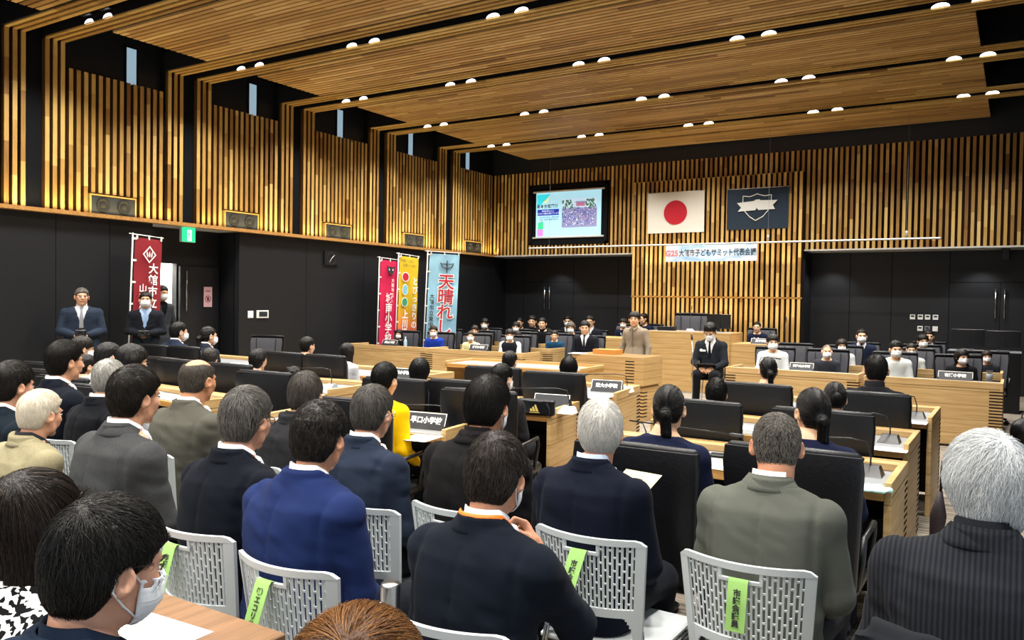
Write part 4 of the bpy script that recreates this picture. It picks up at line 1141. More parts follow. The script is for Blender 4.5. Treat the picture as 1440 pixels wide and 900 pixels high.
fg('man with white hair in a dark navy suit, holding a cream paper', 843, 560, 1.285, 'white chair with green tag behind the white-haired man in navy', head=(24, -3, 0), hair='full', hair_c='#a9a7a0', hair_c2='#e6e3dc', strand=9000, slen=.05, srad=.0007, top_c='#0d111e', collar='#b9c8de', kind='m', lean=.06, skin_c='#c98f6f', dx=.11, push=.03)
fg('man with short grizzled hair in a plain grey-green suit, seen from behind', 1092, 582, 1.275, 'white chair with green tag behind the man in the grey-green suit', head=(14, -8, 0), hair='crop', hair_c='#26221e', hair_c2='#8d877e', strand=9000, slen=.018, srad=.0006, top_c='#54564f', collar='#eef0f2', lean=.08, kind='o', skin_c='#c68c6c', fat=1.0)
fg('man with bushy silver-white hair in a dark pinstriped jacket at the right edge', 1388, 607, 1.33, 'white chair at the right edge with a dark coat over its back', head=(26, -3, 0), hair='mane', hair_c='#9fa3a4', hair_c2='#eceded', strand=13000, slen=.075, srad=.0007, slift=.010, top_c='#1b1d22', weave='stripe', lean=.05, fat=1.12, collar='#1b1d22', skin_c='#cf9a80')
LAN, LHM, LB = fg('man with thinning dark hair and an orange lanyard, hand at his chin', 697, 608, 1.275, 'white chair in front of the steel post, behind the man with the lanyard', head=(4, -10, 0), hair='tuft', hair_c='#1d1916', hair_c2='#5a5048', strand=8000, slen=.045, srad=.0007, top_c='#10151f', arms=('lap', 'chin'), lean=.06, hands=('relaxed', 'fist'), mask=True, glasses=None, skin_c='#c98f6f', dx=.05)
fg('man with wavy dark hair in a bright navy blue suit', 448, 563, 1.30, 'white chair with the green tag of a company, behind the blue suit', head=(10, -6, 0), hair='curly', hair_c='#14110f', hair_c2='#4a423b', strand=9000, slen=.045, srad=.0007, top_c='#1a2750', lean=.06, fat=1.05, skin_c='#c98f6f', dx=.17, push=.03)
fg('man with dark grey hair and glasses in a black-navy suit', 345, 543, 1.31, 'white chair with green tag behind the grey-haired man in black-navy', head=(8, -4, 0), hair='full', hair_c='#24221f', hair_c2='#8b8780', strand=8000, slen=.05, srad=.0007, top_c='#0d1119', lean=.04, glasses='black_plastic', skin_c='#cb967a', dx=.11)
fg('man with thick black hair in a grey checked suit', 188, 513, 1.35, 'white chair behind the man in the grey checked suit', head=(0, -2, 0), hair='tuft', hair_c='#15120f', hair_c2='#3c352f', strand=9000, slen=.05, srad=.0007, top_c='#3d3e3f', weave='weave', lean=.03, skin_c='#d09a7b')
fg('elderly man with cream-white hair in a beige tweed jacket', 55, 548, 1.22, 'white chair behind the elderly man in beige tweed', head=(8, -4, 0), hair='sleek', hair_c='#c9bfa9', hair_c2='#f3ecdc', strand=8000, slen=.06, srad=.0007, top_c='#8c8468', weave='weave', lean=.05, collar='#26262a', skin_c='#d19a7c')
fg('bald-crowned man with dark sides in a grey-olive suit', 277, 505, 1.31, 'white chair behind the bald-crowned man', head=(8, -4, 0), hair='bald', hair_c='#3a342d', hair_c2='#6b635a', strand=4500, slen=.02, srad=.0006, top_c='#4c4b43', lean=.02, kind='o', skin_c='#c58a66', fat=1.08, res='near')
fg('man with dark brown-grey hair in a charcoal jacket behind the blue suit', 428, 522, 1.275, 'white chair between the black-navy and the bright blue suits', head=(24, -6, 0), hair='full', hair_c='#1d1a17', hair_c2='#6d665e', strand=7000, slen=.055, srad=.0007, top_c='#222225', lean=.08, collar='#222225')
fg('man with neat greying hair and glasses in a slate navy suit', 523, 541, 1.28, 'white chair behind the man in the slate navy suit', head=(6, -4, 0), hair='short', hair_c='#211f1d', hair_c2='#77726b', strand=8000, slen=.05, srad=.0007, top_c='#222a39', lean=.07, glasses='alu', skin_c='#cf9a7c', dx=.20, push=.03)
fg('man with spiky black hair and mask in a black jacket', 685, 528, 1.332, 'white chair behind the spiky-haired man in black', head=(4, -6, 0), hair='full', hair_c='#0f0d0c', hair_c2='#2e2925', strand=8000, slen=.06, srad=.0007, slift=.009, top_c='#141314', lean=.10, collar='#141314', mask=True, skin_c='#c9906e', dx=.10)
fg('young man with black hair in a dark navy suit behind the elderly man', 90, 478, 1.36, 'white chair behind the young man in dark navy', head=(-2, 0, 0), hair='full', hair_c='#100e0d', hair_c2='#2b2622', strand=6000, slen=.05, srad=.0007, top_c='#0f131c', skin_c='#cf9a78')
fg('man with silver-grey hair in black beside the young man', 152, 505, 1.275, 'white chair behind the silver-grey-haired man in black', head=(20, -4, 0), hair='short', hair_c='#6d6b66', hair_c2='#c9c6bf', strand=6000, slen=.045, srad=.0007, top_c='#0d0f14', lean=.04)
fg('dark-haired man cut off by the left edge, in a dark teal jacket', 16, 507, 1.305, 'white chair at the left edge behind the man in dark teal', head=(4, -4, 0), hair='full', hair_c='#14110f', hair_c2='#3d3731', strand=5000, slen=.05, srad=.0007, top_c='#101921', skin_c='#d09a7b')
fg('woman with long straight dark hair in a black and white tweed top', 42, 660, 1.25, 'white chair of the long-haired woman at lower left', head=(4, -4, 0), kind='f', hair='long', hair_c='#171210', hair_c2='#3f342c', strand=12000, slen=.16, srad=.0007, swild=.10, top='sweater', top_c='#cccccc', weave='houndstooth', skin_c='#dcb092')
fg('man in a white mask with glossy black hair at the brown table', 145, 698, 1.29, 'white chair of the masked man at the brown table', head=(-6, -8, 0), hair='full', hair_c='#0e0d0d', hair_c2='#37342f', strand=11000, slen=.06, srad=.00065, top_c='#152030', mask=True, skin_c='#cf9b80', lean=.05, collar='#152030')
fg('woman with shiny light brown hair at the bottom edge', 495, 857, 1.30, 'white chair of the brown-haired woman at the bottom edge', head=(20, 0, 0), kind='f', hair='bob', hair_c='#44270f', hair_c2='#8f6339', hscale=.88, strand=12000, slen=.08, srad=.0006, swild=.10, top='sweater', top_c='#4a4038')

# students at the desks, seen from behind
GS = 'students at the desks facing the podium'
KS = dict(group=GS, chair='black', seat=.462, res='mid', kind='k', hscale=1.02, arms='lap', lean=.05, skin_c='#dcae8c')
def kid(label, px, py, z, clabel, rz=R(4), **k):
    a = dict(KS); a.update(k); return seated(label, px, py, z, rz=rz, chair_label=clabel, **a)
kid('girl with a low ponytail in navy, nearest row at the centre aisle', 940, 541, 1.262, 'black chair right behind the white-haired man, of the aisle ponytail girl', 0, head=(14, -4, 0), hair='pony', hair_c='#0d0c0c', hair_c2='#25211f', strand=7000, slen=.06, srad=.0006, swild=.05, slift=.002, kind='f', top='sailor', top_c='#141930', hscale=.98)
kid('girl with a ponytail turned left in a sailor collar with white stripes', 1142, 545, 1.262, 'black chair behind the ponytailed girl in the striped sailor collar', 0, head=(34, 2, 0), hair='pony', hair_c='#0d0c0c', hair_c2='#2b2623', strand=7000, slen=.06, srad=.0006, swild=.05, slift=.002, kind='f', top='sailor', top_c='#141930', hscale=1.0)
kid('boy with tousled black hair, only his head above the black chair', 1007, 531, 1.15, 'black chair behind the tousled black-haired boy', 0, head=(16, -4, 0), hair='tuft', hair_c='#0c0b0b', hair_c2='#26211e', strand=5000, slen=.04, srad=.0007, top='sweater', top_c='#2a2f3d')
kid('girl with her hair in a bun', 1174, 537, 1.17, 'black chair behind the girl with the bun', 0, head=(18, -4, 0), hair='bun', hair_c='#0d0c0c', hair_c2='#2b2623', strand=5000, slen=.05, srad=.0006, swild=.06, slift=.002, kind='f', top='sweater', top_c='#23252f')
kid('girl with a side ponytail in blue, third row by the moderator', 1080, 502, 1.222, 'black chair behind the girl in blue in the third row', 0, head=(24, -2, 0), hair='pony', hair_c='#0e0c0b', kind='f', top='sailor', top_c='#1d2545')
kid('boy with cropped hair in a black stand-collar uniform', 1232, 498, 1.29, 'black chair behind the boy in the stand-collar uniform', 0, head=(12, -2, 0), hair='crop', hair_c='#12100f', strand=5000, slen=.018, srad=.0006, top='gakuran', top_c='#17181c', hscale=1.06, fat=1.05)
kid('child with cropped black hair in a bright yellow top', 541, 509, 1.235, 'black chair of the child in the yellow top', T9, head=(-4, -4, 0), hair='short', hair_c='#0d0b0a', strand=5000, slen=.03, srad=.0007, top='sweater', top_c='#f0bd07', arms='side')
kid('girl with smooth parted hair, in a pale grey top', 590, 503, 1.17, 'black chair behind the girl with smooth parted hair', T9, head=(14, -6, 0), hair='bob', hair_c='#111010', hair_c2='#2c2a2a', kind='f', strand=4000, slen=.06, srad=.0007, swild=.06, top='sweater', top_c='#a9adb0')
kid('boy in a black hooded top and mask beside the pencil case', 706, 511, 1.19, 'low-backed black chair of the masked boy in the hooded top', T9, head=(-16, -4, 0), hair='short', hair_c='#0f0d0c', top='hoodie', top_c='#26262a', mask=True, strand=4000, slen=.035)
kid('boy with flat black hair in dark blue beside the low table', 717, 493, 1.165, 'black chair of the boy by the low grey-topped table', T9, head=(0, -6, 0), hair='short', hair_c='#100e0d', top='sweater', top_c='#202433')
kid('child with round glossy black hair above the wide black chair', 800, 501, 1.15, 'wide black chair behind the child with round glossy hair', T9, head=(10, -4, 0), hair='bob', hair_c='#0d0c0c', kind='f', strand=4000, slen=.06, swild=.06, top='sweater', top_c='#262433')
kid('girl with dark hair in a black and grey top at the left desks', 363, 490, 1.155, 'black chair of the girl in black and grey', R(6), head=(-6, -4, 0), hair='bob', hair_c='#141110', kind='f', top='sweater', top_c='#8c8e92')
kid('dark-haired child slouching behind the left name plate', 413, 515, 1.05, 'black chair in front of the charcoal jacket, of the slouching child', R(6), head=(20, -14, 0), hair='tuft', hair_c='#0f0d0c', top='sweater', top_c='#17181c')
kid('boy with black hair in profile at the rear left desk', 432, 473, 1.20, 'black chair of the boy in profile at the rear left desk', R(4), head=(-6, -2, 0), hair='short', hair_c='#14110f', top='sweater', top_c='#2a2d36')
kid('girl with long dark hair in pale clothes at the rear left desk', 488, 482, 1.15, 'large black chair of the long-haired girl in pale clothes', R(4), head=(10, -6, 0), hair='long', hair_c='#171312', kind='f', top='sweater', top_c='#b9bcc4')
kid('girl with glasses and black hair in a light top, far left', 185, 483, 1.298, 'black chair of the girl with glasses at the far left', R(6), head=(-10, -6, 0), hair='bob', hair_c='#131110', kind='f', top='sweater', top_c='#babcc0', glasses='black_plastic')
kid('masked child with black hair left of the girl with glasses', 152, 481, 1.275, 'black chair of the masked child left of the girl with glasses', R(6), head=(-14, -6, 0), hair='short', hair_c='#12100f', top='sweater', top_c='#c9cbcd', mask=True)
kid('masked child with brown-black hair just below the photographer in the grey suit', 115, 472, 1.262, 'black chair of the child below the standing man in the grey suit', R(6), head=(-22, -4, 0), hair='bowl', hair_c='#1a1512', top='sweater', top_c='#3a3d48', mask=True)
kid('small child with short black hair beside the young man in navy', 122, 498, 1.14, 'black chair of the small child beside the young man in navy', R(6), head=(-16, -4, 0), hair='short', hair_c='#14110f', top='sweater', top_c='#33363f')
kid('masked boy with neat black hair in a navy uniform, far left row', 251, 452, 1.32, 'black chair of the masked boy in the navy uniform', R(4), head=(-14, 0, 0), hair='short', hair_c='#12100f', top='uniform', top_c='#1f2637', mask=True, hscale=1.06)
kid('masked girl with tied hair in a navy uniform, far left row', 293, 459, 1.27, 'black chair of the masked girl in the navy uniform', R(4), head=(-14, 0, 0), hair='pony', hair_c='#151211', kind='f', top='uniform', top_c='#1f2430', mask=True, hscale=1.06)
kid('child whose dark hair just shows over a black chair at left', 295, 489, 1.13, 'black chair hiding the child with the dark hair at left', R(5), head=(10, -8, 0), hair='bob', hair_c='#25211e', kind='f', top='sweater', top_c='#50545c')

# students facing the audience
GF = 'students at the desks facing the audience'
FS = dict(group=GF, chair='black', seat=.462, res='far', kind='k', hscale=1.10, arms='lap', lean=.03, skin_c='#e2b795')
def front(label, px, py, y, clabel, yaw=0, **k):      # y: the row the student sits in
    a = dict(FS); a.update(k); return seated(label, px, py, on_y(px, py, y)[2], rz=PI+R(yaw), chair_label=clabel, **a)
front('child with black hair in a white sweater and mask at the right front desk', 1087, 469, 12.1, 'black chair of the child in the white sweater', 8, head=(14, 2, 0), hair='bowl', hair_c='#16120f', top='sweater', top_c='#e4e8ea', mask=True)
front('boy with a shaved head and mask in a dark grey top', 1163, 485, 12.1, 'black chair of the boy with the shaved head', 8, head=(12, 4, 0), hair='shave', hair_c='#6b5646', top='tee', top_c='#35383f', mask=True)
front('masked girl with dark hair behind the boy with the shaved head', 1184, 476, 13.55, 'black chair of the masked girl behind the shaved-headed boy', 4, head=(12, 0, 0), hair='bob', hair_c='#231c18', kind='f', top='sweater', top_c='#d4d8da', mask=True)
front('masked girl in a navy suit with white shirt, tallest in the right block', 1212, 462, 15.0, 'black chair of the masked girl in the navy suit', 6, head=(10, 2, 0), hair='sleek', hair_c='#1b1614', kind='f', top='suit', top_c='#222a40', mask=True, tie='#222a40', hscale=1.08)
front('masked boy in a white sweater at the right end desk', 1260, 478, 12.1, 'black chair of the masked boy in the white sweater', 8, head=(14, 2, 0), hair='tuft', hair_c='#15120f', top='sweater', top_c='#dfe4e2', mask=True)
front('masked child with glasses in a white fleece behind the white sweater', 1282, 482, 13.55, 'black chair of the masked child with glasses', 0, head=(10, 0, 0), hair='short', hair_c='#1c1815', top='sweater', top_c='#c9ccc9', mask=True, glasses='black_plastic')
front('masked boy in dark clothes in the third row at right', 1298, 469, 15.0, 'black chair of the masked boy in dark clothes, third row', 8, head=(14, 2, 0), hair='bowl', hair_c='#16130f', top='sweater', top_c='#24262c', mask=True)
front('man in a dark suit at the back of the right block', 1306, 463, 16.4, 'black chair of the man at the back of the right block', 4, head=(14, 0, 0), hair='short', hair_c='#1b1714', top='suit', top_c='#22252e', tie='#22252e', kind='m', hscale=1.06)
front('masked girl in a black hooded top with a round white print', 1353, 490, 12.1, 'black chair of the masked girl in the black hooded top', 10, head=(24, -2, 0), hair='bob', hair_c='#17120f', kind='f', top='hoodie', top_c='#16171b', mask=True)
front('masked child with a dark fringe half hidden behind a chair', 1388, 492, 13.55, 'black chair of the half-hidden child with the fringe', 2, head=(6, 0, 0), hair='bowl', hair_c='#1c1613', top='sweater', top_c='#30333b', mask=True, skin_c='#e8b9a0')
front('girl in a sailor collar with white stripes at the podium wing', 1065, 452, 16.05, 'black chair of the girl at the podium wing', 0, head=(6, 0, 0), hair='sleek', hair_c='#151211', kind='f', top='sailor', top_c='#1c2136', seat=.632, cz=.17, hscale=1.08)
front('masked girl with long black hair in black at the far left desk end', 561, 463, 12.3, 'black chair of the masked girl in black', 12, head=(16, 0, 0), hair='long', hair_c='#100e0d', kind='f', top='sweater', top_c='#17181b', mask=True)
front('masked child in a royal blue top', 610, 457, 12.3, 'black chair of the masked child in royal blue', 14, head=(20, 2, 0), hair='tuft', hair_c='#2a1c14', top='sweater', top_c='#1f3b9e', mask=True)
front('masked child peeking out behind the royal blue top', 624, 458, 13.8, 'black chair behind the royal blue top, of the peeking child', 10, head=(14, 0, 0), hair='bowl', hair_c='#17130f', top='sweater', top_c='#22252c', mask=True)
front('masked child in a pale yellow top', 662, 465, 12.3, 'black chair of the masked child in pale yellow', 14, head=(20, 10, 0), hair='tuft', hair_c='#2b201a', top='sweater', top_c='#ddd7a2', mask=True)
front('child with brown hair behind the pale yellow top', 668, 457, 13.8, 'black chair of the brown-haired child behind pale yellow', 10, head=(14, 0, 0), hair='bowl', hair_c='#2b1f19', top='sweater', top_c='#2c2a2c')
front('masked boy with a straight black fringe, back row at left', 682, 447, 15.2, 'black chair of the masked boy with the straight fringe', 10, head=(10, 0, 0), hair='bowl', hair_c='#100e0d', top='gakuran', top_c='#17181c', mask=True)
front('masked child in a black top with white sleeves', 717, 462, 12.3, 'black chair of the masked child with white sleeves', 14, head=(22, -2, 0), hair='bowl', hair_c='#17120f', top='tee', top_c='#1d2028', sleeves='#dfe3ea', mask=True)
front('masked child just behind the one with white sleeves', 729, 465, 13.8, 'black chair of the child just behind the white sleeves', 8, head=(14, 0, 0), hair='bowl', hair_c='#231a15', top='sweater', top_c='#2c2e35', mask=True)
front('masked child with a round black haircut in the third row at left', 726, 452, 15.2, 'black chair of the masked child with the round haircut', 10, head=(14, 0, 0), hair='bowl', hair_c='#15110f', top='sweater', top_c='#202229', mask=True)
front('dark-haired boy at the back by the door handles', 731, 446, 17.2, 'black chair of the boy at the back by the door handles', 6, head=(10, 0, 0), hair='short', hair_c='#15110f', top='gakuran', top_c='#15161a', glasses='black_plastic')
front('young man with parted hair in black at the back of the left block', 749, 443, 16.1, 'black chair of the young man with parted hair', 6, head=(10, 2, 0), hair='full', hair_c='#17130f', kind='m', hscale=1.06, top='suit', top_c='#17181c', collar='#17181c')
front('boy in a black zipped top with small white print', 763, 446, 15.2, 'black chair of the boy in the black zipped top', 8, head=(14, 4, 0), hair='short', hair_c='#14110f', top='gakuran', top_c='#191b20', hscale=1.08)
front('boy without mask in a petrol blue shirt', 780, 464, 13.8, 'black chair of the boy in the petrol blue shirt', 12, head=(16, 0, 0), hair='short', hair_c='#15110f', top='tee', top_c='#1f4560')
front('masked man with glasses in a dark suit at the rear', 799, 443, 16.8, 'black chair of the masked man at the rear', 6, head=(16, 0, 0), hair='short', hair_c='#1a1613', kind='m', hscale=1.06, top='suit', top_c='#1d1f25', mask=True, tie='#1d1f25', glasses='black_plastic')
front('masked woman with short greying hair in dark grey', 803, 452, 14.75, 'black chair of the masked woman with greying hair', 8, head=(14, -2, 0), hair='bob', hair_c='#3b332d', hair_c2='#6d645c', kind='f', top='sweater', top_c='#2d2f34', mask=True, hscale=1.08)
front('young man in a black suit and dark tie beside the lectern', 823, 450, 13.4, 'black chair of the young man in the black suit', 10, head=(12, 0, 0), hair='full', hair_c='#120f0e', kind='m', hscale=1.06, top='suit', top_c='#1b1c22', tie='#20232e', res='mid')
front('man with glasses in a dark suit behind the young man in black', 830, 443, 16.2, 'black chair of the man with glasses behind the young man', 4, head=(10, 0, 0), hair='short', hair_c='#1b1613', kind='m', hscale=1.06, top='suit', top_c='#1f2128', tie='#1f2128', glasses='black_plastic')
front('masked student with glasses left of the standing boy', 877, 447, 15.9, 'black chair of the masked student left of the standing boy', 4, head=(8, 0, 0), hair='bowl', hair_c='#14110f', hscale=1.08, top='sailor', top_c='#1c2034', mask=True, glasses='black_plastic', seat=.632, cz=.17)
front('dark-haired student behind the standing boy', 905, 440, 16.6, 'black chair of the student behind the standing boy', -10, head=(-20, 0, 0), hair='sleek', hair_c='#15110f', hscale=1.08, kind='f', top='sailor', top_c='#1c2034', seat=.632, cz=.17)

# standing people and the moderator
def standing(label, px, py, ztop, x=None, y=None, rz=0, arms='down', fat=1.0, hf=.02, lean=0.0, hscale=1.0, hair='short', **k):
    P = on_x(px, py, x) if x is not None else on_y(px, py, y)
    ps = Pose(lean, fat, arms, True, hf); lt = local_top(ps, hscale, hair); sc = P[2]/lt[2]; l = lt*sc; c, s = math.cos(rz), math.sin(rz)
    base = (P[0]-(c*l[0]-s*l[1]), P[1]-(s*l[0]+c*l[1]), 0)
    return person(label, base, rz, ps, sc, hair=hair, hscale=hscale, res='mid', **k)+(base,)
MAN, MHM, MB_ = standing('man with glasses in a grey suit and vest standing at the wall, camera in hand', 115, 404, 1.75, x=-11.0, rz=R(-122), arms='clasp', fat=1.22, hair='short', hair_c='#2b2825', hair_c2='#6d6862', top_c='#2a3342', collar='#dfe3ea', tie='#8f9196', glasses='alu', skin_c='#dba684', hands=('grip', 'grip'), head=(10, 4, 0))
MN2, _, MB2_ = standing('masked man in a black suit with light blue tie before the dark red banner', 205, 409, 1.70, x=-10.75, rz=R(-130), arms='camera', hair='full', hair_c='#1a1512', top_c='#1d2026', collar='#a9c1de', tie='#8fb0d6', mask=True, hands=('grip', 'grip'), head=(4, 8, 0))
standing('masked man in a charcoal coat over a black roll-neck in the doorway', 227, 400, 1.83, x=-11.92, rz=R(-85), arms='down', hair='full', hair_c='#100e0d', top='suit', top_c='#33353b', collar='#0e0f11', mask=True, head=(0, 0, 0))
BPS = Pose(0, 1.0, 'down', True, .02)
BOY, BHM, BB_ = standing('boy in a grey-brown shirt standing at the lectern', 893, 437, 1.54, y=11.45, rz=R(172), arms='down', hair='bowl', hair_c='#17120f', kind='k', hscale=1.12, top='shirt', top_c='#8d8272', pants_c='#2a2b30', skin_c='#dfb08e', head=(22, 4, 0))
t = thing('stool', 'plain black chair the moderator in the black suit sits on', 'chair', (0, 0, 0))
MOD, MODH, MODB = seated('moderator in a black three-piece suit and mask reading notes on his lap', 999, 453, 1.37, rz=R(186), seat=.47, lean=.10, arms='write', hf=.05, hscale=1.08, hair='full', hair_c='#0f0d0c', top='suit', top_c='#22252b', tie='#15161a', mask=True, kind='m', res='mid', head=(0, -22, 0), hands=('relaxed', 'grip'), pants_c='#17181c')
t.location = (MODB[0], MODB[1], 0); t.rotation_euler = (0, 0, R(186))
m = MB(); m.rbox((-.20, -.20, .435), (.20, .20, .468), .03); obj('seat', m, 'black_plastic', t, auto=35)
for sx in (-1, 1):
    for sy in (-1, 1):
        m = MB(); m.tube([(sx*.17, sy*.17, .44), (sx*.19, sy*.19, 0)], .010); obj('leg', m, 'chrome', t, smooth=True)
m = MB(); m.tube([(-.18, -.19, .44), (-.18, -.25, .80), (.18, -.25, .80), (.18, -.19, .44)], .012); m.rbox((-.17, -.262, .62), (.17, -.240, .80), .01); obj('backrest', m, 'black_plastic', t, auto=35)

# chairs with nobody in them
EC = 'black swivel chairs of the chamber'
def empty(px, py, y, rz, lab, dz=0, sc=1):          # y: the row its backrest stands in
    P = on_y(px, py, y); black_chair(P[0]-.28*math.sin(rz)*sc, P[1]+.28*math.cos(rz)*sc, rz, lab, EC, dz, sc)
empty(229, 504, 5.02, R(0), 'empty black chair left of the bald-crowned man')
empty(376, 468, 9.1, R(200), 'empty black chair by the left wall, its grey front turned to the camera')
empty(650, 545, 5.12, T9, 'empty black chair behind the name plate of the yellow-topped child')
empty(1119, 488, 13.95, R(184), 'empty black chair behind the white sweater, beside its second desk')
empty(973, 434, 16.3, R(180), 'high-backed chair of the chairman behind the podium', .17, 1.26)
m = MB()
for z_ in np.linspace(.30, .55, 5): m.box((-.014, .118, z_-.028), (.014, .139, z_+.028))
for k in range(len(m.v)): m.v[k] = tuple(BPS.fwd(m.v[k]))
obj('button_placket', m, cloth('#82776a'), BOY); m = MB()
for sd in (-1, 1): m.loft([[tuple(BPS.fwd(q)) for q in ((sd*.012, .10, .575), (sd*.066, .05, .618), (sd*.088, .05, .578), (sd*.050, .125, .535))], [tuple(BPS.fwd(q)) for q in ((sd*.012, .108, .580), (sd*.066, .058, .624), (sd*.092, .058, .582), (sd*.052, .134, .538))]])
obj('collar', m, cloth('#8d8272'), BOY); m = MB(); m.box((-.10, .125, .44), (-.04, .142, .475)); obj('name_badge', m, 'white_paper', BOY)
m = MB(); m.box((.055, .128, .43), (.11, .146, .455)); m.ellipsoid((.125, .128, .445), (.024, .012, .024)); m.v = [tuple(Pose(.10, 1.0, 'write').fwd(q)) for q in m.v]; obj('name_badge', m, 'white_paper', MOD)

# ------------------------------------------------------------------ on the walls
bx = lambda a, b: MB().box(a, b)
# screen in its black niche
t = thing('projection_screen', 'lit projection screen with a pale blue slide in a black frame', 'screen', (-9.33, YB, 3.81))
m = MB()
m.box((-1.03, -.02, -.72), (1.03, .02, .70)); 
for a, b in (((-1.06, -.07, .66), (1.06, .02, .72)), ((-1.06, -.07, -.74), (1.06, .02, -.69)), ((-1.06, -.07, -.74), (-1.0, .02, .72)), ((1.0, -.07, -.74), (1.06, .02, .72))): m.box(a, b)
obj('frame', m, 'black_matte', t)
E_ = lambda n, c, e=1.0: mat('slide_'+n, c, .6, emit=c, estr=e*.62)
m = MB(); m.box((-.90, -.035, -.55), (.89, -.028, .545)); obj('screen_fabric', m, E_('pale', '#a9def2', .95), t)
for zz in (.56, -.57): m = MB(); m.tube([(-.98, -.04, zz), (.97, -.04, zz)], .023, 10); obj('roller_bar', m, 'white_paint', t, smooth=True)
mats_ = [E_('cyan', '#35d5e6'), E_('yellow', '#f1e59a'), E_('navy', '#1230a0'), E_('green', '#35c98a'), E_('pink', '#e27fd8'), E_('ink', '#20303c', .6), E_('white', '#f2fbff'), E_('photo_sky', '#bcd8ee'), E_('photo_tree', '#4d7d55', .6), E_('photo_blue', '#3a4fae', .9), E_('photo_violet', '#8d78c4', .9), E_('photo_pale', '#8d8fb4', .9), E_('photo_dark', '#2c2f4a', .7), E_('photo_rose', '#c47b9c', .8)]
m = MB(); q = lambda x0, z0, x1, z1, k, d=.037: m.add([(x0, -d, z0), (x1, -d, z0), (x1, -d, z1), (x0, -d, z1)], [(0, 1, 2, 3)], k)
m.add([(-.87, -.037, .50), (-.87, -.037, .20), (-.62, -.037, .33), (-.50, -.037, .50)], [(0, 1, 2, 3)], 0)
m.add([(-.72, -.0375, .30), (-.58, -.0375, .30), (-.50, -.0375, .48), (-.62, -.0375, .36)], [(0, 1, 2, 3)], 1)
q(-.86, -.02, -.25, .13, 2); q(-.84, -.36, -.69, -.19, 3); q(-.86, -.53, -.69, -.36, 4)
T_ = frame((-.58, -.0385, .20), (1, 0, 0), (0, 0, 1)); add_text(m, '基本合宿寮行', T_, .10, 5, .002)
for k, (tx, zz) in enumerate((('地域の皆さんと', .085), ('ふれあい活動を続けています', .025))): add_text(m, tx, frame((-.56, -.0385, zz), (1, 0, 0), (0, 0, 1)), .05, 6)
for k, (tx, zz) in enumerate((('・今年の取り組み、活動の様子', -.07), ('・学校と地域の連携を進める', -.125), ('・全校', -.18))): add_text(m, tx, frame((-.55 if k < 2 else -.76, -.0385, zz), (1, 0, 0), (0, 0, 1)), .045, 5)
rg = random.Random(5); q(-.17, -.34, .78, .36, 11, .036); q(-.17, .14, .78, .36, 7, .0365)
for k in range(90): x = rg.choice([rg.uniform(-.17, .1), rg.uniform(.45, .72)]); z_ = rg.uniform(.10, .30); q(x, z_, x+.04, z_+.04, 8 if rg.random() < .7 else 7, .0368+k*2e-6)
q(.22, .17, .46, .27, 13, .0371); q(.20, .25, .48, .285, 11, .0372)
for k in range(420):
    x = rg.uniform(-.17, .765); z = rg.uniform(-.30, .13); w_ = rg.uniform(.012, .03); q(x, z, x+w_*.8, z+w_, rg.choice([9, 9, 9, 10, 11, 12, 6, 13 if x > .3 else 9]), .0376+k*4e-6)
obj('slide', m, mats_, t)

def flat_flag(name, label, cat, x0, x1, z0, z1, y, mats, draw):
    t = thing(name, label, cat, ((x0+x1)/2, y, z0)); w, h = x1-x0, z1-z0; m = MB(); N = 14
    wv = lambda x, z: -.006*math.sin(x*9+z*2)-.004*math.sin(x*21)*(1-z/h)
    fr_ = [[(-w/2+w*i/N, wv(-w/2+w*i/N, h*j/8), h*j/8) for i in range(N+1)] for j in range(9)]
    bk = [[(p[0], p[1]+.004, p[2]) for p in r] for r in fr_]
    m.loft(fr_, closed=False); m.loft([list(reversed(r)) for r in bk], closed=False); obj('cloth', m, mats[0], t, smooth=True)
    m = MB(); m.tube([(-w/2-.01, .006, h+.008), (w/2+.01, .006, h+.008)], .009); obj('rod', m, 'alu', t, smooth=True)
    draw(t, w, h); return t
mat('flag_white', '#e9e7e0', .8); mat('flag_red', '#c00f2a', .7); mat('flag_navy', '#11273b', .75); mat('emblem_white', '#dfe3e0', .7)
def sun(t, w, h):
    m = MB(); m.poly([(.27*math.cos(a), -.014, h/2+.27*math.sin(a)) for a in np.linspace(0, 2*PI, 49)[:-1]], (0, .004, 0)); obj('red_disc', m, 'flag_red', t)
flat_flag('national_flag', 'white flag with a red disc hung on the slatted centre panel', 'flag', -7.18, -5.86, 3.24, 4.14, 17.185, ['flag_white'], sun)
def shield(t, w, h):
    m = MB(); P = lambda x, z: (x*w, -.016, z*h)
    top = [P(-.23, .825), P(-.12, .80), P(-.02, .85), P(.0, .868), P(.02, .85), P(.12, .805), P(.23, .825)]
    m.tube(top, .009, 6); m.tube([P(-.23, .825), P(-.235, .60), P(-.20, .45), P(-.12, .31), P(-.02, .21)], .009, 6); m.tube([P(.23, .825), P(.22, .60), P(.18, .45), P(.10, .31), P(-.02, .21)], .009, 6)
    m.add([P(*p)[:1]+(-.022,)+P(*p)[2:] for p in ((-.33, .66), (-.05, .69), (-.03, .72), (.04, .725), (.06, .70), (.33, .69), (.255, .575), (.29, .47), (.02, .465), (.0, .52), (-.025, .462), (-.315, .445), (-.26, .54))], [tuple(range(13))])
    obj('shield_emblem', m, 'emblem_white', t)
flat_flag('city_flag', 'dark navy flag with a white shield and ribbon emblem', 'flag', -5.36, -4.07, 3.26, 4.12, 17.185, ['flag_navy'], shield)

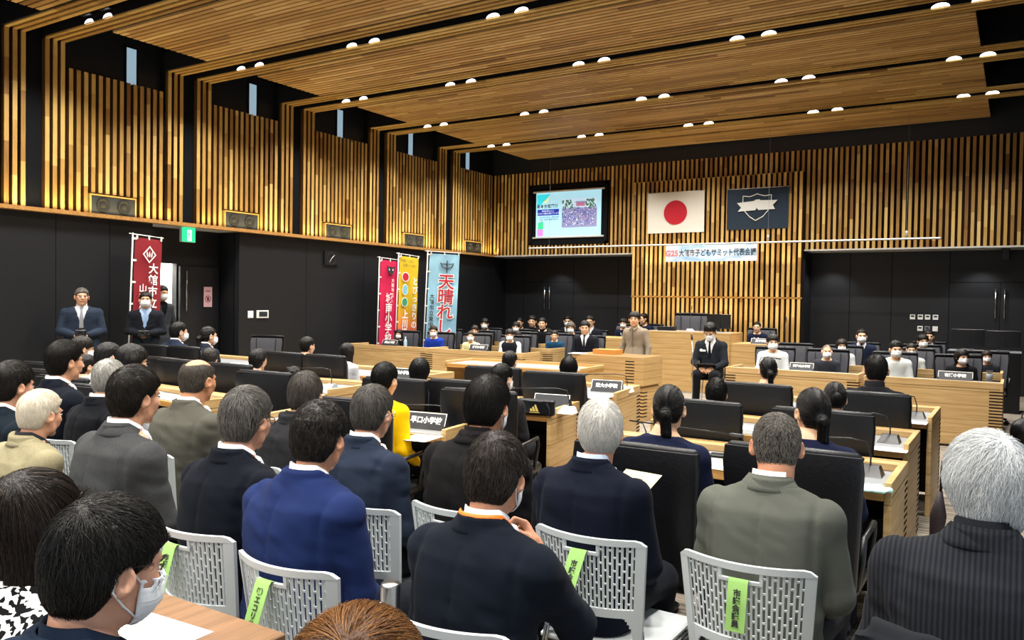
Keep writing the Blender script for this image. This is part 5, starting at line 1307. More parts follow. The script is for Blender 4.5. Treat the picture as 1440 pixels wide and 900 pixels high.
# hanging rail with the title banner
ry, rz_ = 16.2, 2.90
t = thing('hanging_rail', 'long white hanging rail on wires across the back wall', 'hanging rail', (-5.5, ry, rz_))
m = MB(); m.tube([(-4.22, 0, 0), (4.3, 0, 0)], .018, 8); obj('rail', m, 'white_paint', t, smooth=True)
for x in (-3.68, 1.28, 3.75): m = MB(); m.tube([(x, 0, .01), (x, 0, 3.05)], .0025, 5); obj('wire', m, 'grey_plastic', t)
for x in (3.75, 1.28): m = MB(); m.lathe([(.012, .01), (.012, .05), (.022, .06), (.022, .14), (.008, .15)], 8, (x, 0, 0)); obj('pulley', m, 'alu', t, smooth=True)
t = thing('title_banner', 'pale blue horizontal banner with the title of the meeting', 'banner', (-5.38, ry-.02, 2.54))
def sky_cloth():
    m_ = mat('banner_sky', '#cfe4f4', .7); nt = m_.node_tree; b = nt.nodes['Principled BSDF']
    tc = nt.nodes.new('ShaderNodeTexCoord'); mp = nt.nodes.new('ShaderNodeMapping'); mp.inputs['Scale'].default_value = (2.2, 1, 9); nz = nt.nodes.new('ShaderNodeTexNoise'); nz.inputs['Scale'].default_value = 1; nz.inputs['Detail'].default_value = 4
    rp = nt.nodes.new('ShaderNodeValToRGB'); rp.color_ramp.elements[0].position = .35; rp.color_ramp.elements[1].position = .6; rp.color_ramp.elements[0].color = (*lin('#8fc0e6'), 1); rp.color_ramp.elements[1].color = (*lin('#e6edf8'), 1)
    nt.links.new(tc.outputs['Object'], mp.inputs[0]); nt.links.new(mp.outputs[0], nz.inputs['Vector']); nt.links.new(nz.outputs[0], rp.inputs[0]); nt.links.new(rp.outputs[0], b.inputs['Base Color'])
    return m_
obj('cloth', bx((-.955, -.003, 0), (.955, .003, .34)), sky_cloth(), t)
m = MB(); add_text(m, 'G25', frame((-.82, -.005, .17), (1, 0, 0), (0, 0, 1)), .165, 0, .005); add_text(m, '大館市子どもサミット代表会議', frame((.14, -.005, .17), (1, 0, 0), (0, 0, 1)), .125, 1, .002, sy=1.25, sx=.92)
obj('lettering', m, [mat('letter_pink', '#f0807c', .6), 'ink'], t)

# feather banners on poles
def nobori(label, x, y, rz, w, ztop, zbot, lean, mats, draw, base_colour='alu'):
    t = thing('banner_stand', label, 'banner', (x, y, 0), rz); h = ztop-zbot; N = 12
    t.rotation_euler = (0, lean, rz)
    m = MB(); g = lambda i, j: (w*i/8, -.012*math.sin(i*.9+j*.35)*(1-.3*j/N)-.006*math.sin(j*1.3), zbot+h*j/N)
    F_ = [[g(i, j) for i in range(9)] for j in range(N+1)]; m.loft(F_, closed=False); m.loft([[(p[0], p[1]+.003, p[2]) for p in reversed(r)] for r in F_], closed=False)
    obj('cloth', m, mats, t, smooth=True)
    m = MB(); m.tube([(-.04, 0, .05), (-.04, 0, ztop+.06)], .011, 8); obj('pole', m, 'white_paint', t, smooth=True)
    m = MB(); m.tube([(-.10, 0, ztop+.045), (w+.02, 0, ztop+.035)], .008, 8); obj('top_bar', m, 'white_paint', t, smooth=True)
    for z in np.linspace(zbot+.1, ztop-.02, 6): m = MB(); m.box((-.052, -.008, z-.015), (.03, .006, z+.015)); obj('loop', m, 'white_paint', t)
    for xx in (.03, w/2, w-.02): m = MB(); m.box((xx-.012, -.01, ztop-.02), (xx+.012, .006, ztop+.05)); obj('loop', m, 'white_paint', t)
    m = MB(); m.lathe([(.20, .0), (.20, .04), (.16, .07), (.03, .08), (.02, .16)], 20, (-.04, 0, 0)); obj('base', m, base_colour, t, smooth=True)
    D_ = MB(); draw(D_, w, zbot, ztop); obj('lettering', D_, ['white_paper', 'ink', mat('brush_red', '#c8202e', .6), mat('fruit_green', '#3f9a68', .6), mat('fruit_blue', '#7fc3da', .6)], t)
    return t
FR = lambda x, z, y=-.032: frame((x, y, z), (1, 0, 0), (0, 0, 1))
def d1(m, w, zb, zt):
    c = (w*.50, zt-.24); r = .115
    for a in (1.0, .80, .74):
        pass
    ring = [(c[0]+dx*r, c[1]+dz*r*1.15) for dx, dz in ((0, 1), (1, 0), (0, -1), (-1, 0))]; inner = [(c[0]+(x-c[0])*.78, c[1]+(z-c[1])*.78) for x, z in ring]
    for k in range(4): k2 = (k+1) % 4; m.add([(ring[k][0], -.03, ring[k][1]), (ring[k2][0], -.03, ring[k2][1]), (inner[k2][0], -.03, inner[k2][1]), (inner[k][0], -.03, inner[k][1])], [(0, 1, 2, 3)], 0)
    for s in (-1, 0, 1): m.add([(c[0]+s*.028-.005, -.03, c[1]-.05), (c[0]+s*.035+.014, -.03, c[1]-.02), (c[0]+s*.045+.004, -.03, c[1]+.055), (c[0]+s*.04-.014, -.03, c[1]+.01)], [(0, 1, 2, 3)], 0)
    add_text(m, '大館市立', FR(w*.66, zt-.72), .165, 0, .004, True, 1.05); add_text(m, '山瀬小学校', FR(w*.30, zt-1.06), .135, 0, .003, True, 1.1)
nobori('dark red banner on a white pole with a diamond crest and white lettering', -11.15, 7.11, R(92), .46, 2.52, .78, R(2.0), mat('cloth_banner_red', '#8e1624', .7), d1)
def d2(m, w, zb, zt):
    c = (w*.5, zt-.20); e = [(-.13, .10), (-.05, .06), (0, .085), (.05, .06), (.13, .10), (.10, -.02), (.05, -.06), (.03, -.11), (0, -.09), (-.03, -.11), (-.05, -.06), (-.10, -.02)]
    m.add([(c[0]+x, -.033, c[1]+z) for x, z in e], [tuple(range(len(e)))], 1)
    for s in (-1, 1): m.add([(c[0]+s*.035, -.0345, c[1]+.02), (c[0]+s*.075, -.0345, c[1]+.04), (c[0]+s*.06, -.0345, c[1]-.02)], [(0, 1, 2) if s < 0 else (0, 2, 1)], 0)
    add_text(m, '大館市立', FR(w*.62, zt-.56), .09, 0, .001, True, 1.1); add_text(m, '城南小学校', FR(w*.44, zt-1.20), .215, 0, .004, True, .96)
nobori('crimson pink banner with a black bird crest and white lettering', -11.0, 12.42, R(90), .58, 2.46, .66, R(1.5), mat('cloth_banner_pink', '#d3164f', .7), d2)
def d3(m, w, zb, zt):
    add_text(m, '笑顔いっぱい', FR(w*.36, zt-.10), .075, 1); add_text(m, '元気いっぱい', FR(w*.48, zt-.19), .075, 1)
    add_text(m, 'とびっきりの', FR(w*.80, zt-.98), .175, 0, .006, True, 1.05); add_text(m, '上川沿', FR(w*.33, zt-1.42), .19, 0, .006, True, 1.0)
    for z, k, sx, sz in ((.43, 2, .095, .085), (.70, 4, .07, .10), (.96, 3, .08, .085)):
        m.add([(w*.28+1.25*sx*math.cos(a), -.031, zt-z+1.2*sz*math.sin(a)) for a in np.linspace(0, 2*PI, 19)[:-1]], [tuple(range(18))], 0); m.add([(w*.28+sx*math.cos(a), -.033, zt-z+sz*math.sin(a)) for a in np.linspace(0, 2*PI, 19)[:-1]], [tuple(range(18))], k)
ym = mat('cloth_banner_yellow', '#eeb718', .7)
nt = ym.node_tree; tc = nt.nodes.new('ShaderNodeTexCoord'); sx_ = nt.nodes.new('ShaderNodeSeparateXYZ'); rp = nt.nodes.new('ShaderNodeValToRGB'); e = rp.color_ramp.elements
e[0].position = .32; e[0].color = (*lin('#cf2f5a'), 1); e[1].position = .60; e[1].color = (*lin('#eec524'), 1); k = e.new(.45); k.color = (*lin('#e88a3c'), 1)
dv = nt.nodes.new('ShaderNodeMath'); dv.operation = 'DIVIDE'; dv.inputs[1].default_value = 2.6
nt.links.new(tc.outputs['Object'], sx_.inputs[0]); nt.links.new(sx_.outputs[2], dv.inputs[0]); nt.links.new(dv.outputs[0], rp.inputs[0]); nt.links.new(rp.outputs[0], nt.nodes['Principled BSDF'].inputs['Base Color'])
nobori('yellow to orange banner with a red apple and green fruit and white lettering', -10.95, 12.92, R(88), .60, 2.57, .75, R(2.2), ym, d3)
def d4(m, w, zb, zt):
    c = (w*.60, zt-.24)
    m.tube([(c[0], -.034, c[1]+.11), (c[0], -.034, c[1]-.14)], .010, 6, 1); m.tube([(c[0]-.13, -.034, c[1]+.06), (c[0]-.10, -.034, c[1]-.03), (c[0], -.034, c[1]-.05), (c[0]+.10, -.034, c[1]-.03), (c[0]+.13, -.034, c[1]+.06)], .011, 6, 1); m.tube([(c[0]-.10, -.034, c[1]+.04), (c[0]+.10, -.034, c[1]+.04)], .009, 6, 1)
    add_text(m, '天晴れし', FR(w*.60, zt-1.06), .34, 0, .022, True, .92); add_text(m, '天晴れし', FR(w*.60, zt-1.06, -.036), .34, 2, .004, True, .92)
    add_text(m, '大館市立東中学校', FR(w*.15, zt-1.30), .105, 1, .002, True, 1.12)
bm = mat('cloth_banner_blue', '#98cbe9', .7, bump=((2.2, 2.2, 1.4), 0, .35))
nobori('pale sky blue banner with red brush lettering by the left desks', -10.42, 13.20, R(33), .62, 2.62, .72, R(2.0), bm, d4)

# signs and plates
t = thing('exit_sign', 'green lit emergency exit sign with a running figure over the alcove', 'exit sign', (-11.72, 8.5, 2.55), R(90))
obj('case', bx((-.13, -.03, 0), (.13, .03, .24)), 'white_paint', t)
m = MB(); m.box((-.125, -.034, .005), (.125, -.030, .235)); obj('green_panel', m, mat('exit_green', '#1fb877', .4, emit='#25cf86', estr=1.2), t)
m = MB(); Wp = lambda pts: m.add([(x, -.0355, z) for x, z in pts], [tuple(range(len(pts)))])
Wp([(-.03, .02), (.055, .02), (.055, .20), (-.03, .20)]); m2 = MB()
for pts in (((.0, .165), (.018, .150), (.012, .10), (-.012, .10)), ((.010, .10), (.035, .075), (.030, .045), (.020, .045), (.022, .07), (-.004, .095)), ((-.008, .10), (-.020, .06), (-.045, .05), (-.045, .06), (-.028, .07), (-.018, .105)), ((.012, .15), (.045, .13), (.045, .12), (.010, .135)), ((-.004, .155), (-.035, .135), (-.035, .125), (.0, .14))): m2.add([(x, -.0365, z) for x, z in pts], [tuple(range(len(pts)))])
m2.add([(.014+.012*math.cos(a), -.0365, .182+.012*math.sin(a)) for a in np.linspace(0, 2*PI, 13)[:-1]], [tuple(range(12))])
obj('doorway_mark', m, mat('exit_white', '#f2fff8', .4, emit='#eafff4', estr=1.3), t); obj('running_figure', m2, 'exit_green', t)
t = thing('notice', 'pink notice with a red prohibition ring on the black alcove wall', 'notice', (AX+.080, 9.15, 1.49), R(90))
obj('sheet', bx((-.085, -.004, -.02), (.085, 0, .33)), mat('pink_paper', '#dfb4bb', .7), t)
m = MB(); m.tube([(.055*math.cos(a), -.005, .12+.055*math.sin(a)) for a in np.linspace(0, 2*PI, 21)], .006, 5, 0); m.tube([(-.04, -.005, .16), (.04, -.005, .08)], .006, 5, 0); m.add([(-.02, -.005, .09), (.02, -.005, .09), (.02, -.005, .15), (-.02, -.005, .15)], [(0, 1, 2, 3)], 1); m.add([(-.05, -.005, .25), (.05, -.005, .25), (.05, -.005, .265), (-.05, -.005, .265)], [(0, 1, 2, 3)], 0)
obj('prohibition_mark', m, [mat('sign_red', '#8e2233', .6), 'ink'], t)
t = thing('light_switch', 'small white switch plate on the black left wall', 'switch', (XL, 9.675, 1.345), R(90)); m = MB(); m.rbox((-.06, -.012, -.065), (.06, 0, .065), .005); obj('plate', m, 'white_paint', t); m = MB(); [m.box((x, -.016, -.05), (x+.032, -.012, .05)) for x in (-.05, -.016, .018)]; obj('rocker', m, 'white_paper', t)
t = thing('wall_monitor', 'white framed intercom panel with dark screen on the left wall', 'intercom', (XL, 9.94, 1.35), R(90)); m = MB(); m.rbox((-.135, -.02, -.07), (.135, 0, .07), .006); obj('frame', m, 'white_paint', t); obj('display', bx((-.085, -.023, -.045), (.10, -.020, .045)), 'mid_plastic', t)
t = thing('wall_clock', 'square black wall clock with pale hands on the black left wall', 'clock', (XL, 11.63, 2.45), R(90)); m = MB(); m.rbox((-.19, -.035, -.14), (.19, 0, .14), .006); obj('case', m, 'black_plastic', t)
m = MB(); m.tube([(0, -.04, 0), (.055, -.04, .045)], .005, 5); m.tube([(0, -.04, 0), (-.055, -.04, -.075)], .004, 5); m.tube([(0, -.04, 0), (.075, -.04, .07)], .003, 5); obj('hands', m, 'white_paint', t)
m = MB(); [m.box((.115*math.sin(a)-.006, -.037, .115*math.cos(a)-.006), (.115*math.sin(a)+.006, -.035, .115*math.cos(a)+.006)) for a in np.linspace(0, 2*PI, 13)[:-1]]; obj('hour_marks', m, 'grey_plastic', t)
pls = [(-1.80, 1.47, 'upper row, first from the left'), (-1.66, 1.47, 'upper row, second from the left'), (-1.53, 1.47, 'upper row, third from the left'), (-1.39, 1.47, 'upper row, rightmost'), (-1.66, 1.24, 'lower row, leftmost'), (-1.53, 1.24, 'lower row, middle'), (-1.39, 1.24, 'lower row, rightmost')]
for x, z, w_ in pls:
    t = thing('control_plate', 'small white control plate on the back wall, '+w_, 'control plate', (x, YA, z), 0, 'control plates on the back wall'); grey = 'middle' in w_
    m = MB(); m.rbox((-.048, -.014, -.05), (.048, 0, .05), .005); obj('plate', m, 'grey_plastic' if grey else 'white_paint', t)
    if 'lower row, right' not in w_: obj('display', bx((-.03, -.017, -.002), (.03, -.014, .03)), 'mid_plastic', t)
t = thing('ceiling_camera', 'small black camera under the slats above the right doors', 'camera', (-.22, 17.7, 2.68)); m = MB(); m.rbox((-.07, -.06, -.10), (.07, .06, .11), .02); obj('body', m, 'black_plastic', t); m = MB(); m.lathe([(.001, -.09), (.035, -.085), (.04, -.05)], 14); o_ = obj('lens', m, 'rubber', t, smooth=True); o_.rotation_euler = (R(90), 0, 0); o_.location = (0, -.02, -.02)
for x, lab in ((-9.9, 'left alcove'), (-3.35, 'right alcove beside the centre panel'), (-.62, 'right alcove above the doors')):
    t = thing('soffit_light', 'small round spotlight in the soffit of the '+lab, 'ceiling light', (x, 17.55, 2.785)); m = MB(); m.lathe([(.05, .0), (.055, -.008), (.045, -.012)], 16); obj('ring', m, 'white_paint', t, smooth=True); m = MB(); m.lathe([(.001, -.012), (.042, -.010), (.045, -.004)], 16); obj('lens', m, lampm, t, smooth=True)

# ------------------------------------------------------------------ things on the podium and cabinets
def screen_back(label, x, y, z, w, h, rz):
    t = thing('computer_monitor', label, 'monitor', (x, y, z), rz); m = MB(); m.rbox((-w/2, -.02, .06), (w/2, .02, .06+h), .006); obj('casing', m, 'black_plastic', t, auto=30); m = MB(); m.rbox((-.09, -.07, 0), (.09, .09, .012), .01); m.box((-.025, .02, .01), (.025, .035, .2)); obj('stand', m, 'black_plastic', t); obj('badge', bx((-.02, -.0215, .06+h*.72), (.02, -.0200, .06+h*.80)), 'mid_plastic', t); return t
t = thing('equipment_cabinet', 'tall black equipment cabinet behind the right end desk', 'cabinet', (-.44, 15.0, 0)); m = MB(); m.rbox((-.52, 0, 0), (.50, .55, .96), .008); obj('body', m, 'black_plastic', t, auto=30); obj('edge_trim', bx((-.525, -.006, .955), (.505, .55, .968)), 'grey_plastic', t)
screen_back('left monitor of the pair on the black cabinet', -.69, 15.25, .982, .48, .27, PI); screen_back('right monitor of the pair on the black cabinet', -.19, 15.25, .982, .48, .26, PI)
screen_back('black monitor on the podium behind the moderator', -4.86, 15.25, 1.131, .44, .28, PI)
t = thing('control_box', 'flat black control box with two lit buttons on the podium', 'control box', (-5.80, 14.95, 1.135)); m = MB(); m.rbox((-.17, -.08, 0), (.17, .08, .08), .008); obj('case', m, 'black_plastic', t); m = MB(); [m.lathe([(.014, 0), (.014, .004), (.001, .005)], 10, (x, -.02, .081)) for x in (-.05, .05)]; obj('button', m, 'white_paper', t)
def mic(label, P, rz, reach=.42, h=.14, base='black_plastic', group='gooseneck microphones on the desks', up=False):
    t = thing('microphone', label, 'microphone', P, rz, group); m = MB(); m.loft([[(-.07, -.06, 0), (.07, -.06, 0), (.07, .07, 0), (-.07, .07, 0)], [(-.045, .02, .045), (.045, .02, .045), (.05, .065, .05), (-.05, .065, .05)]]); obj('base', m, base, t, auto=30)
    m = MB(); pts = [(0, .045, .04), (0, .05, .10), (-.02, .045, h+.02), (-.10, .02, h+.035), (-reach, -.02, h+.02)] if not up else [(0, .045, .04), (0, .04, .2), (-.01, .0, .42)]
    m.tube(pts, .0045, 8); obj('gooseneck', m, 'black_plastic', t, smooth=True)
    a, b = np.array(pts[-2]), np.array(pts[-1]); d_ = (b-a)/np.linalg.norm(b-a); m = MB(); m.tube([tuple(b-d_*.005), tuple(b+d_*.01), tuple(b+d_*.07), tuple(b+d_*.08)], [.005, .010, .010, .006], 8); obj('capsule', m, 'mid_plastic', t, smooth=True); return t
def plate(label, P, rz, txt, w=.30, h=.11, size=.046):
    t = thing('name_plate', label, 'name plate', P, rz, 'school name plates on the desks'); m = MB()
    for s in (-1, 1): m.loft([[(s*w/2-.004*(s+1)/2*2, -.055, .002), (s*w/2-.004*(s+1)/2*2, .055, .002), (s*w/2-.004*(s+1)/2*2, .004, h), (s*w/2-.004*(s+1)/2*2, -.004, h)], [(s*w/2+.004-.004*(s+1)/2*2, -.055, .002), (s*w/2+.004-.004*(s+1)/2*2, .055, .002), (s*w/2+.004-.004*(s+1)/2*2, .004, h), (s*w/2+.004-.004*(s+1)/2*2, -.004, h)]])
    m.loft([[(-w/2, -.055, .002), (-w/2, -.051, .002), (-w/2, .0, h), (-w/2, -.004, h)], [(w/2, -.055, .002), (w/2, -.051, .002), (w/2, .0, h), (w/2, -.004, h)]]); m.loft([[(-w/2, .055, .002), (-w/2, .004, h), (-w/2, .0, h), (-w/2, .051, .002)], [(w/2, .055, .002), (w/2, .004, h), (w/2, .0, h), (w/2, .051, .002)]])
    obj('board', m, 'mid_plastic', t)
    sl = math.atan2(.051, h); yv = (0, math.sin(sl), math.cos(sl)); M = frame((0, -.0285, h/2), (1, 0, 0), yv); L_ = math.hypot(.051, h)
    m = MB(); a, b = w/2, L_/2
    for x0, x1, y0, y1 in ((-a, a, b-.006, b), (-a, a, -b, -b+.006), (-a, -a+.006, -b, b), (a-.006, a, -b, b)): m.add([tuple(M @ Vector((x, y, .0015))) for x, y in ((x0, y0), (x1, y0), (x1, y1), (x0, y1))], [(0, 1, 2, 3)])
    obj('border', m, 'white_paint', t)
    if txt: m = MB(); add_text(m, txt, frame((0, -.0285, h/2), (1, 0, 0), yv) @ Matrix.Translation((0, .004, .003)), size, 0, .002); obj('lettering', m, 'white_paper', t)
    return t
def paper(label, P, rz, w=.21, h=.297, m_='white_paper', lines=6, cat='paper', group='papers on the desks', name='paper_sheet'):
    t = thing(name, label, cat, P, rz, group); obj('sheet', bx((-w/2, -h/2, 0), (w/2, h/2, .0016)), m_, t)
    if lines:
        m = MB(); rg = random.Random(int(P[0]*977+P[1]*131)); 
        for k in range(lines): y = h/2-.03-(h-.06)*k/max(1, lines-1); x = -w/2+.02+(.03 if k % 3 else 0); m.box((x, y-.0022, .0016), (x+(w-.07)*rg.uniform(.45, 1), y+.0022, .0019))
        obj('print', m, 'grey_ink', t)
    return t
TZ0 = .749
def at(px, py, z=TZ0): return tuple(on_z(px, py, z))
plate('name plate of 早口小学校 lettering beside the yellow top', at(602, 603), T9, '早口小学校', .31, .115, .05)
plate('name plate behind the black pencil case', at(777, 574), T9, '', .32, .12)
plate('name plate on the oak desk behind the round glossy hair', at(854, 551), T9, '東大小学校', .32, .12)
plate('dark name plate at the front end of the rear left desk', at(566, 531), T9, '扇田小学校', .30, .11)
plate('name plate behind the slouching child at left', at(390, 539), R(8), '', .34, .12)
mic('microphone lying over the name plate beside the yellow top', at(628, 600), T9, .5, .11)
mic('microphone with a pale base at the end of the pencil-case desk', at(797, 581), T9, .46, .16, 'white_paint')
mic('microphone with a pale base behind the round glossy hair', at(880, 551), T9, .40, .14, 'white_paint')
mic('microphone with grey base on the left desk beside the long-haired girl', at(462, 547), R(8), .42, .17, 'grey_plastic')
mic('microphone at the girl with the smooth parted hair', at(612, 553), T9, -.5, .11, 'grey_plastic')
mic('microphone on the desk in front of the uniformed boy', at(1288, 588), 0, .16, .15)
mic('microphone on the desk in front of the girl with the bun', at(1250, 622), 0, .22, .15)
mic('microphone on the right desk nearest the camera', at(1222, 668), 0, .45, .15)
mic('long microphone held over the navy shoulder of the aisle ponytail girl', (-1.95, 4.66, TZ0), 0, -.55, .13)
mic('microphone in front of the bald-crowned man', at(305, 546), R(6), .12, .15)
mic('microphone on the desk below the white sweater', (-3.05, 11.45, TZ0), PI, .2, .15, 'white_paint')
mic('upright microphone on the podium centre', (-5.32, 14.95, 1.135), PI, .1, .1, 'white_paint', 'microphones on the podium', True)
mic('microphone on the podium wing beside its name plate', (-3.55, 14.95, .952), PI, .1, .1, 'black_plastic', 'microphones on the podium', True)
yF = lambda P: (P[0], P[1], TZ0)
plate('name plate in front of the child with the shaved head', (-2.45, 11.30, .786), 0, '釈迦内小学校', .31, .10, .038)
plate('name plate in front of the girl in the black hooded top', (-.62, 11.10, .786), 0, '有浦小学校', .37, .105, .046)
plate('name plate in front of the girl at the podium wing', (-3.93, 14.80, .951), 0, '東中学校', .36, .10, .05)
plate('name plate in front of the masked girl in black', (-9.97, 11.62, .786), 0, '成章小学校', .36, .11, .05)
plate('name plate beside the child in pale yellow', (-7.92, 11.58, .786), 0, '桂城小学校', .38, .11, .05)
t = thing('pencil_case', 'black pencil case with a golden three-bar logo leaning on a name plate', 'pencil case', tuple(np.array(at(754, 583))+np.array([0, 0, 0])), T9)
m = MB(); m.rbox((-.16, -.03, 0), (.16, .03, .125), .02); obj('pouch', m, 'black_leather', t, auto=40); m = MB(); m.tube([(-.15, -.02, .105), (0, -.033, .112), (.15, -.02, .10)], .003, 5); m.tube([(.10, -.034, .10), (.125, -.036, .06), (.13, -.036, .015)], .004, 5); obj('zip', m, 'mid_plastic', t)
m = MB()
for k, (x, hh_) in enumerate(((-.030, .022), (-.006, .038), (.020, .056))): m.add([(x-.012, -.0312, .030), (x+.008, -.0312, .030), (x-.004, -.0312, .030+hh_), (x-.018, -.0312, .030+hh_*.8)] if False else [(x-.010, -.0312, .030), (x+.012, -.0312, .030), (x+.012-hh_*.42, -.0312, .030+hh_), (x-.006-hh_*.42+.004, -.0312, .030+hh_*.86)], [(0, 1, 2, 3)])
m.box((-.045, -.0315, .018), (.04, -.0311, .024)); obj('logo', m, mat('gold_print', '#d9c26a', .4), t)
for k, (lab, px, py, rz, kw) in enumerate([('white sheet on the desk in front of the pencil case', 716, 582, .2, dict(w=.2, h=.15)), ('white sheets under the name plate of the desk behind the round hair', 836, 558, .2, dict(w=.30)), ('white sheet beside the yellow top', 592, 616, .15, dict(w=.2, h=.25)), ('papers in front of the bald-crowned man at left', 262, 560, .1, dict(w=.4, h=.25)), ('sheet at the end of the far left desk', 335, 512, .3, dict(w=.42)), ('white sheet left of the slouching child', 436, 556, .2, dict(w=.2, h=.2)), ('sheet beside the girl with glasses', 205, 552, .1, dict(h=.22)), ('white papers left of the small child', 75, 526, .2, dict(w=.4)), ('white papers in front of the boy in dark blue', 748, 545, .2, dict(w=.3, h=.2)), ('cream programme on the desk beside the grizzled man', 1033, 656, 0, dict(m_='cream_paper', w=.40)), ('white sheets under the microphone of the uniformed boy', 1282, 594, 0, dict(w=.22, h=.16)), ('printed sheets on the desk of the girl with the bun', 1250, 632, 0, dict(w=.22, h=.16)), ('sheets in front of the tousled boy', 1063, 603, 0, dict(w=.3, h=.2))]):
    paper(lab, at(px, py, TZ0), rz, **kw)
paper('white sheet on top of the desk below the petrol blue shirt', (-5.5, 10.62, .902), 0.1, name='paper_sheet')
t = thing('water_bottle', 'small clear water bottle beside the masked girl in black', 'bottle', (-9.72, 11.75, .749)); m = MB(); m.lathe([(.030, 0), (.033, .01), (.033, .12), (.026, .15), (.012, .175), (.012, .19)], 14); obj('body', m, mat('clear_blue', '#a9c4d6', .1), t, smooth=True); m = MB(); m.lathe([(.014, .188), (.014, .205), (.001, .207)], 12); obj('cap', m, 'white_paint', t, smooth=True)
t = thing('towel', 'crumpled mint green handkerchief on the nearest right desk', 'handkerchief', at(1228, 690)); g, P_ = grid((-.09, -.07, -.01), (.09, .07, .05), .008); d_ = ell(P_, (0, 0, .008), (.085, .06, .022)); v_, f_ = nets(d_, *g); v_ = v_+vnormals(v_, f_)*(.010*vnoise(v_*38, 3))[:, None]; v_[:, 2] = np.maximum(v_[:, 2], .0005); o_ = link('cloth', mesh_np('cloth', v_, f_, [mat('mint_cloth', '#bfe6dc', .8)], smooth=True), t)
t = thing('pen_cup', 'small cup of dark pens at the right end of the end desk', 'pen holder', (-.27, 11.25, .786)); m = MB(); m.lathe([(.03, 0), (.036, .09), (.032, .09), (.028, .01)], 14); obj('cup', m, 'grey_plastic', t, smooth=True); m = MB(); [m.tube([(.008*k-.016, .004*(k % 2), .01), (.014*k-.028, .006*(k % 3), .13)], .005, 6) for k in range(5)]; obj('pens', m, 'black_plastic', t, smooth=True)
t = thing('phone', 'black phone with a pen on the desk behind the white-haired man', 'phone', at(1020, 643), R(5)); m = MB(); m.rbox((-.09, -.04, 0), (.09, .04, .016), .01); obj('body', m, 'black_plastic', t)
t = thing('open_book', 'white folded booklet beside the child in the white sweater', 'booklet', (-2.9, 11.30, .787)); m = MB(); m.loft([[(-.12, -.05, .0), (.12, -.05, .0), (.12, .05, 0), (-.12, .05, 0)], [(-.11, -.02, .05), (.11, -.02, .05), (.11, .02, .05), (-.11, .02, .05)]]); obj('cover', m, 'white_paper', t)
t = thing('umbrella', 'dark folded umbrella leaning against the nearest right desks', 'umbrella', (-.40, 5.35, 0)); m = MB(); m.tube([(0, 0, .02), (.01, -.02, .10), (.04, -.10, .45), (.05, -.13, .60)], [.006, .022, .045, .012], 10); obj('canopy', m, mat('umbrella_brown', '#2b2024', .6), t, smooth=True); m = MB(); m.tube([(.05, -.13, .60), (.058, -.15, .70), (.065, -.165, .78)], [.008, .012, .014], 8); obj('handle', m, 'black_plastic', t, smooth=True)
t = thing('paper_bag', 'pale grey paper carrier bag under the second desk from the right front', 'bag', (-.86, 6.05, 0), R(4)); m = MB(); m.loft([[(-.14, -.06, 0), (.14, -.06, 0), (.14, .06, 0), (-.14, .06, 0)], [(-.14, -.06, .30), (.14, -.06, .30), (.14, .06, .30), (-.14, .06, .30)], [(-.14, -.03, .38), (.14, -.03, .38), (.14, .03, .38), (-.14, .03, .38)]]); obj('body', m, mat('bag_grey', '#aeb6bd', .6), t); m = MB(); m.tube([(-.06, -.032, .37), (-.05, -.034, .47), (.05, -.034, .47), (.06, -.032, .37)], .005, 6); obj('handle', m, 'ink', t, smooth=True)
t = thing('backpack', 'black bag on the floor at the end of the right desk', 'bag', (.12, 11.75, 0)); g, P_ = grid((-.22, -.2, 0), (.22, .2, .36), .016); d_ = smax(ellg(P_, (0, 0, .12), (.17, .14, .20)), -P_[2]+.002, .01); v_, f_ = nets(d_, *g); link('body', mesh_np('body', v_+vnormals(v_, f_)*(.012*vnoise(v_*14, 8))[:, None]+np.array([0, 0, .012]), f_, ['black_leather'], smooth=True), t); m = MB(); m.tube([(-.05, 0, .30), (-.04, 0, .38), (.04, 0, .38), (.05, 0, .30)], .008, 6); obj('handle', m, 'rubber', t, smooth=True)

# ------------------------------------------------------------------ foreground
t = thing('table', 'brown wood table at the lower left with a printed sheet on it', 'table', (-2.9, 1.52, 0)); m = MB(); m.rbox((-1.0, -.40, .712), (1.24, 0, .74), .006); obj('table_top', m, 'table_walnut', t, auto=30)
for x in (-.9, 1.21):
    for y in (-.34, -.07): m = MB(); m.tube([(x, y, 0), (x, y, .712)], .02, 10); obj('leg', m, 'steel', t, smooth=True)
paper('large printed white sheet lying on the brown table', (-1.97, 1.30, .7405), R(3), .30, .21, lines=9, group='papers on the brown table')
P = on_z(549, 822, .88); t = thing('guide_post', 'brushed steel guide post in front of the brown-haired woman', 'post', (P[0], P[1], 0)); m = MB(); m.lathe([(.027, .012), (.027, .877), (.024, .885), (.001, .885)], 24); obj('post', m, 'steel', t, smooth=True); m = MB(); m.lathe([(.06, 0), (.06, .008), (.03, .014)], 28); obj('base', m, 'steel', t, smooth=True)
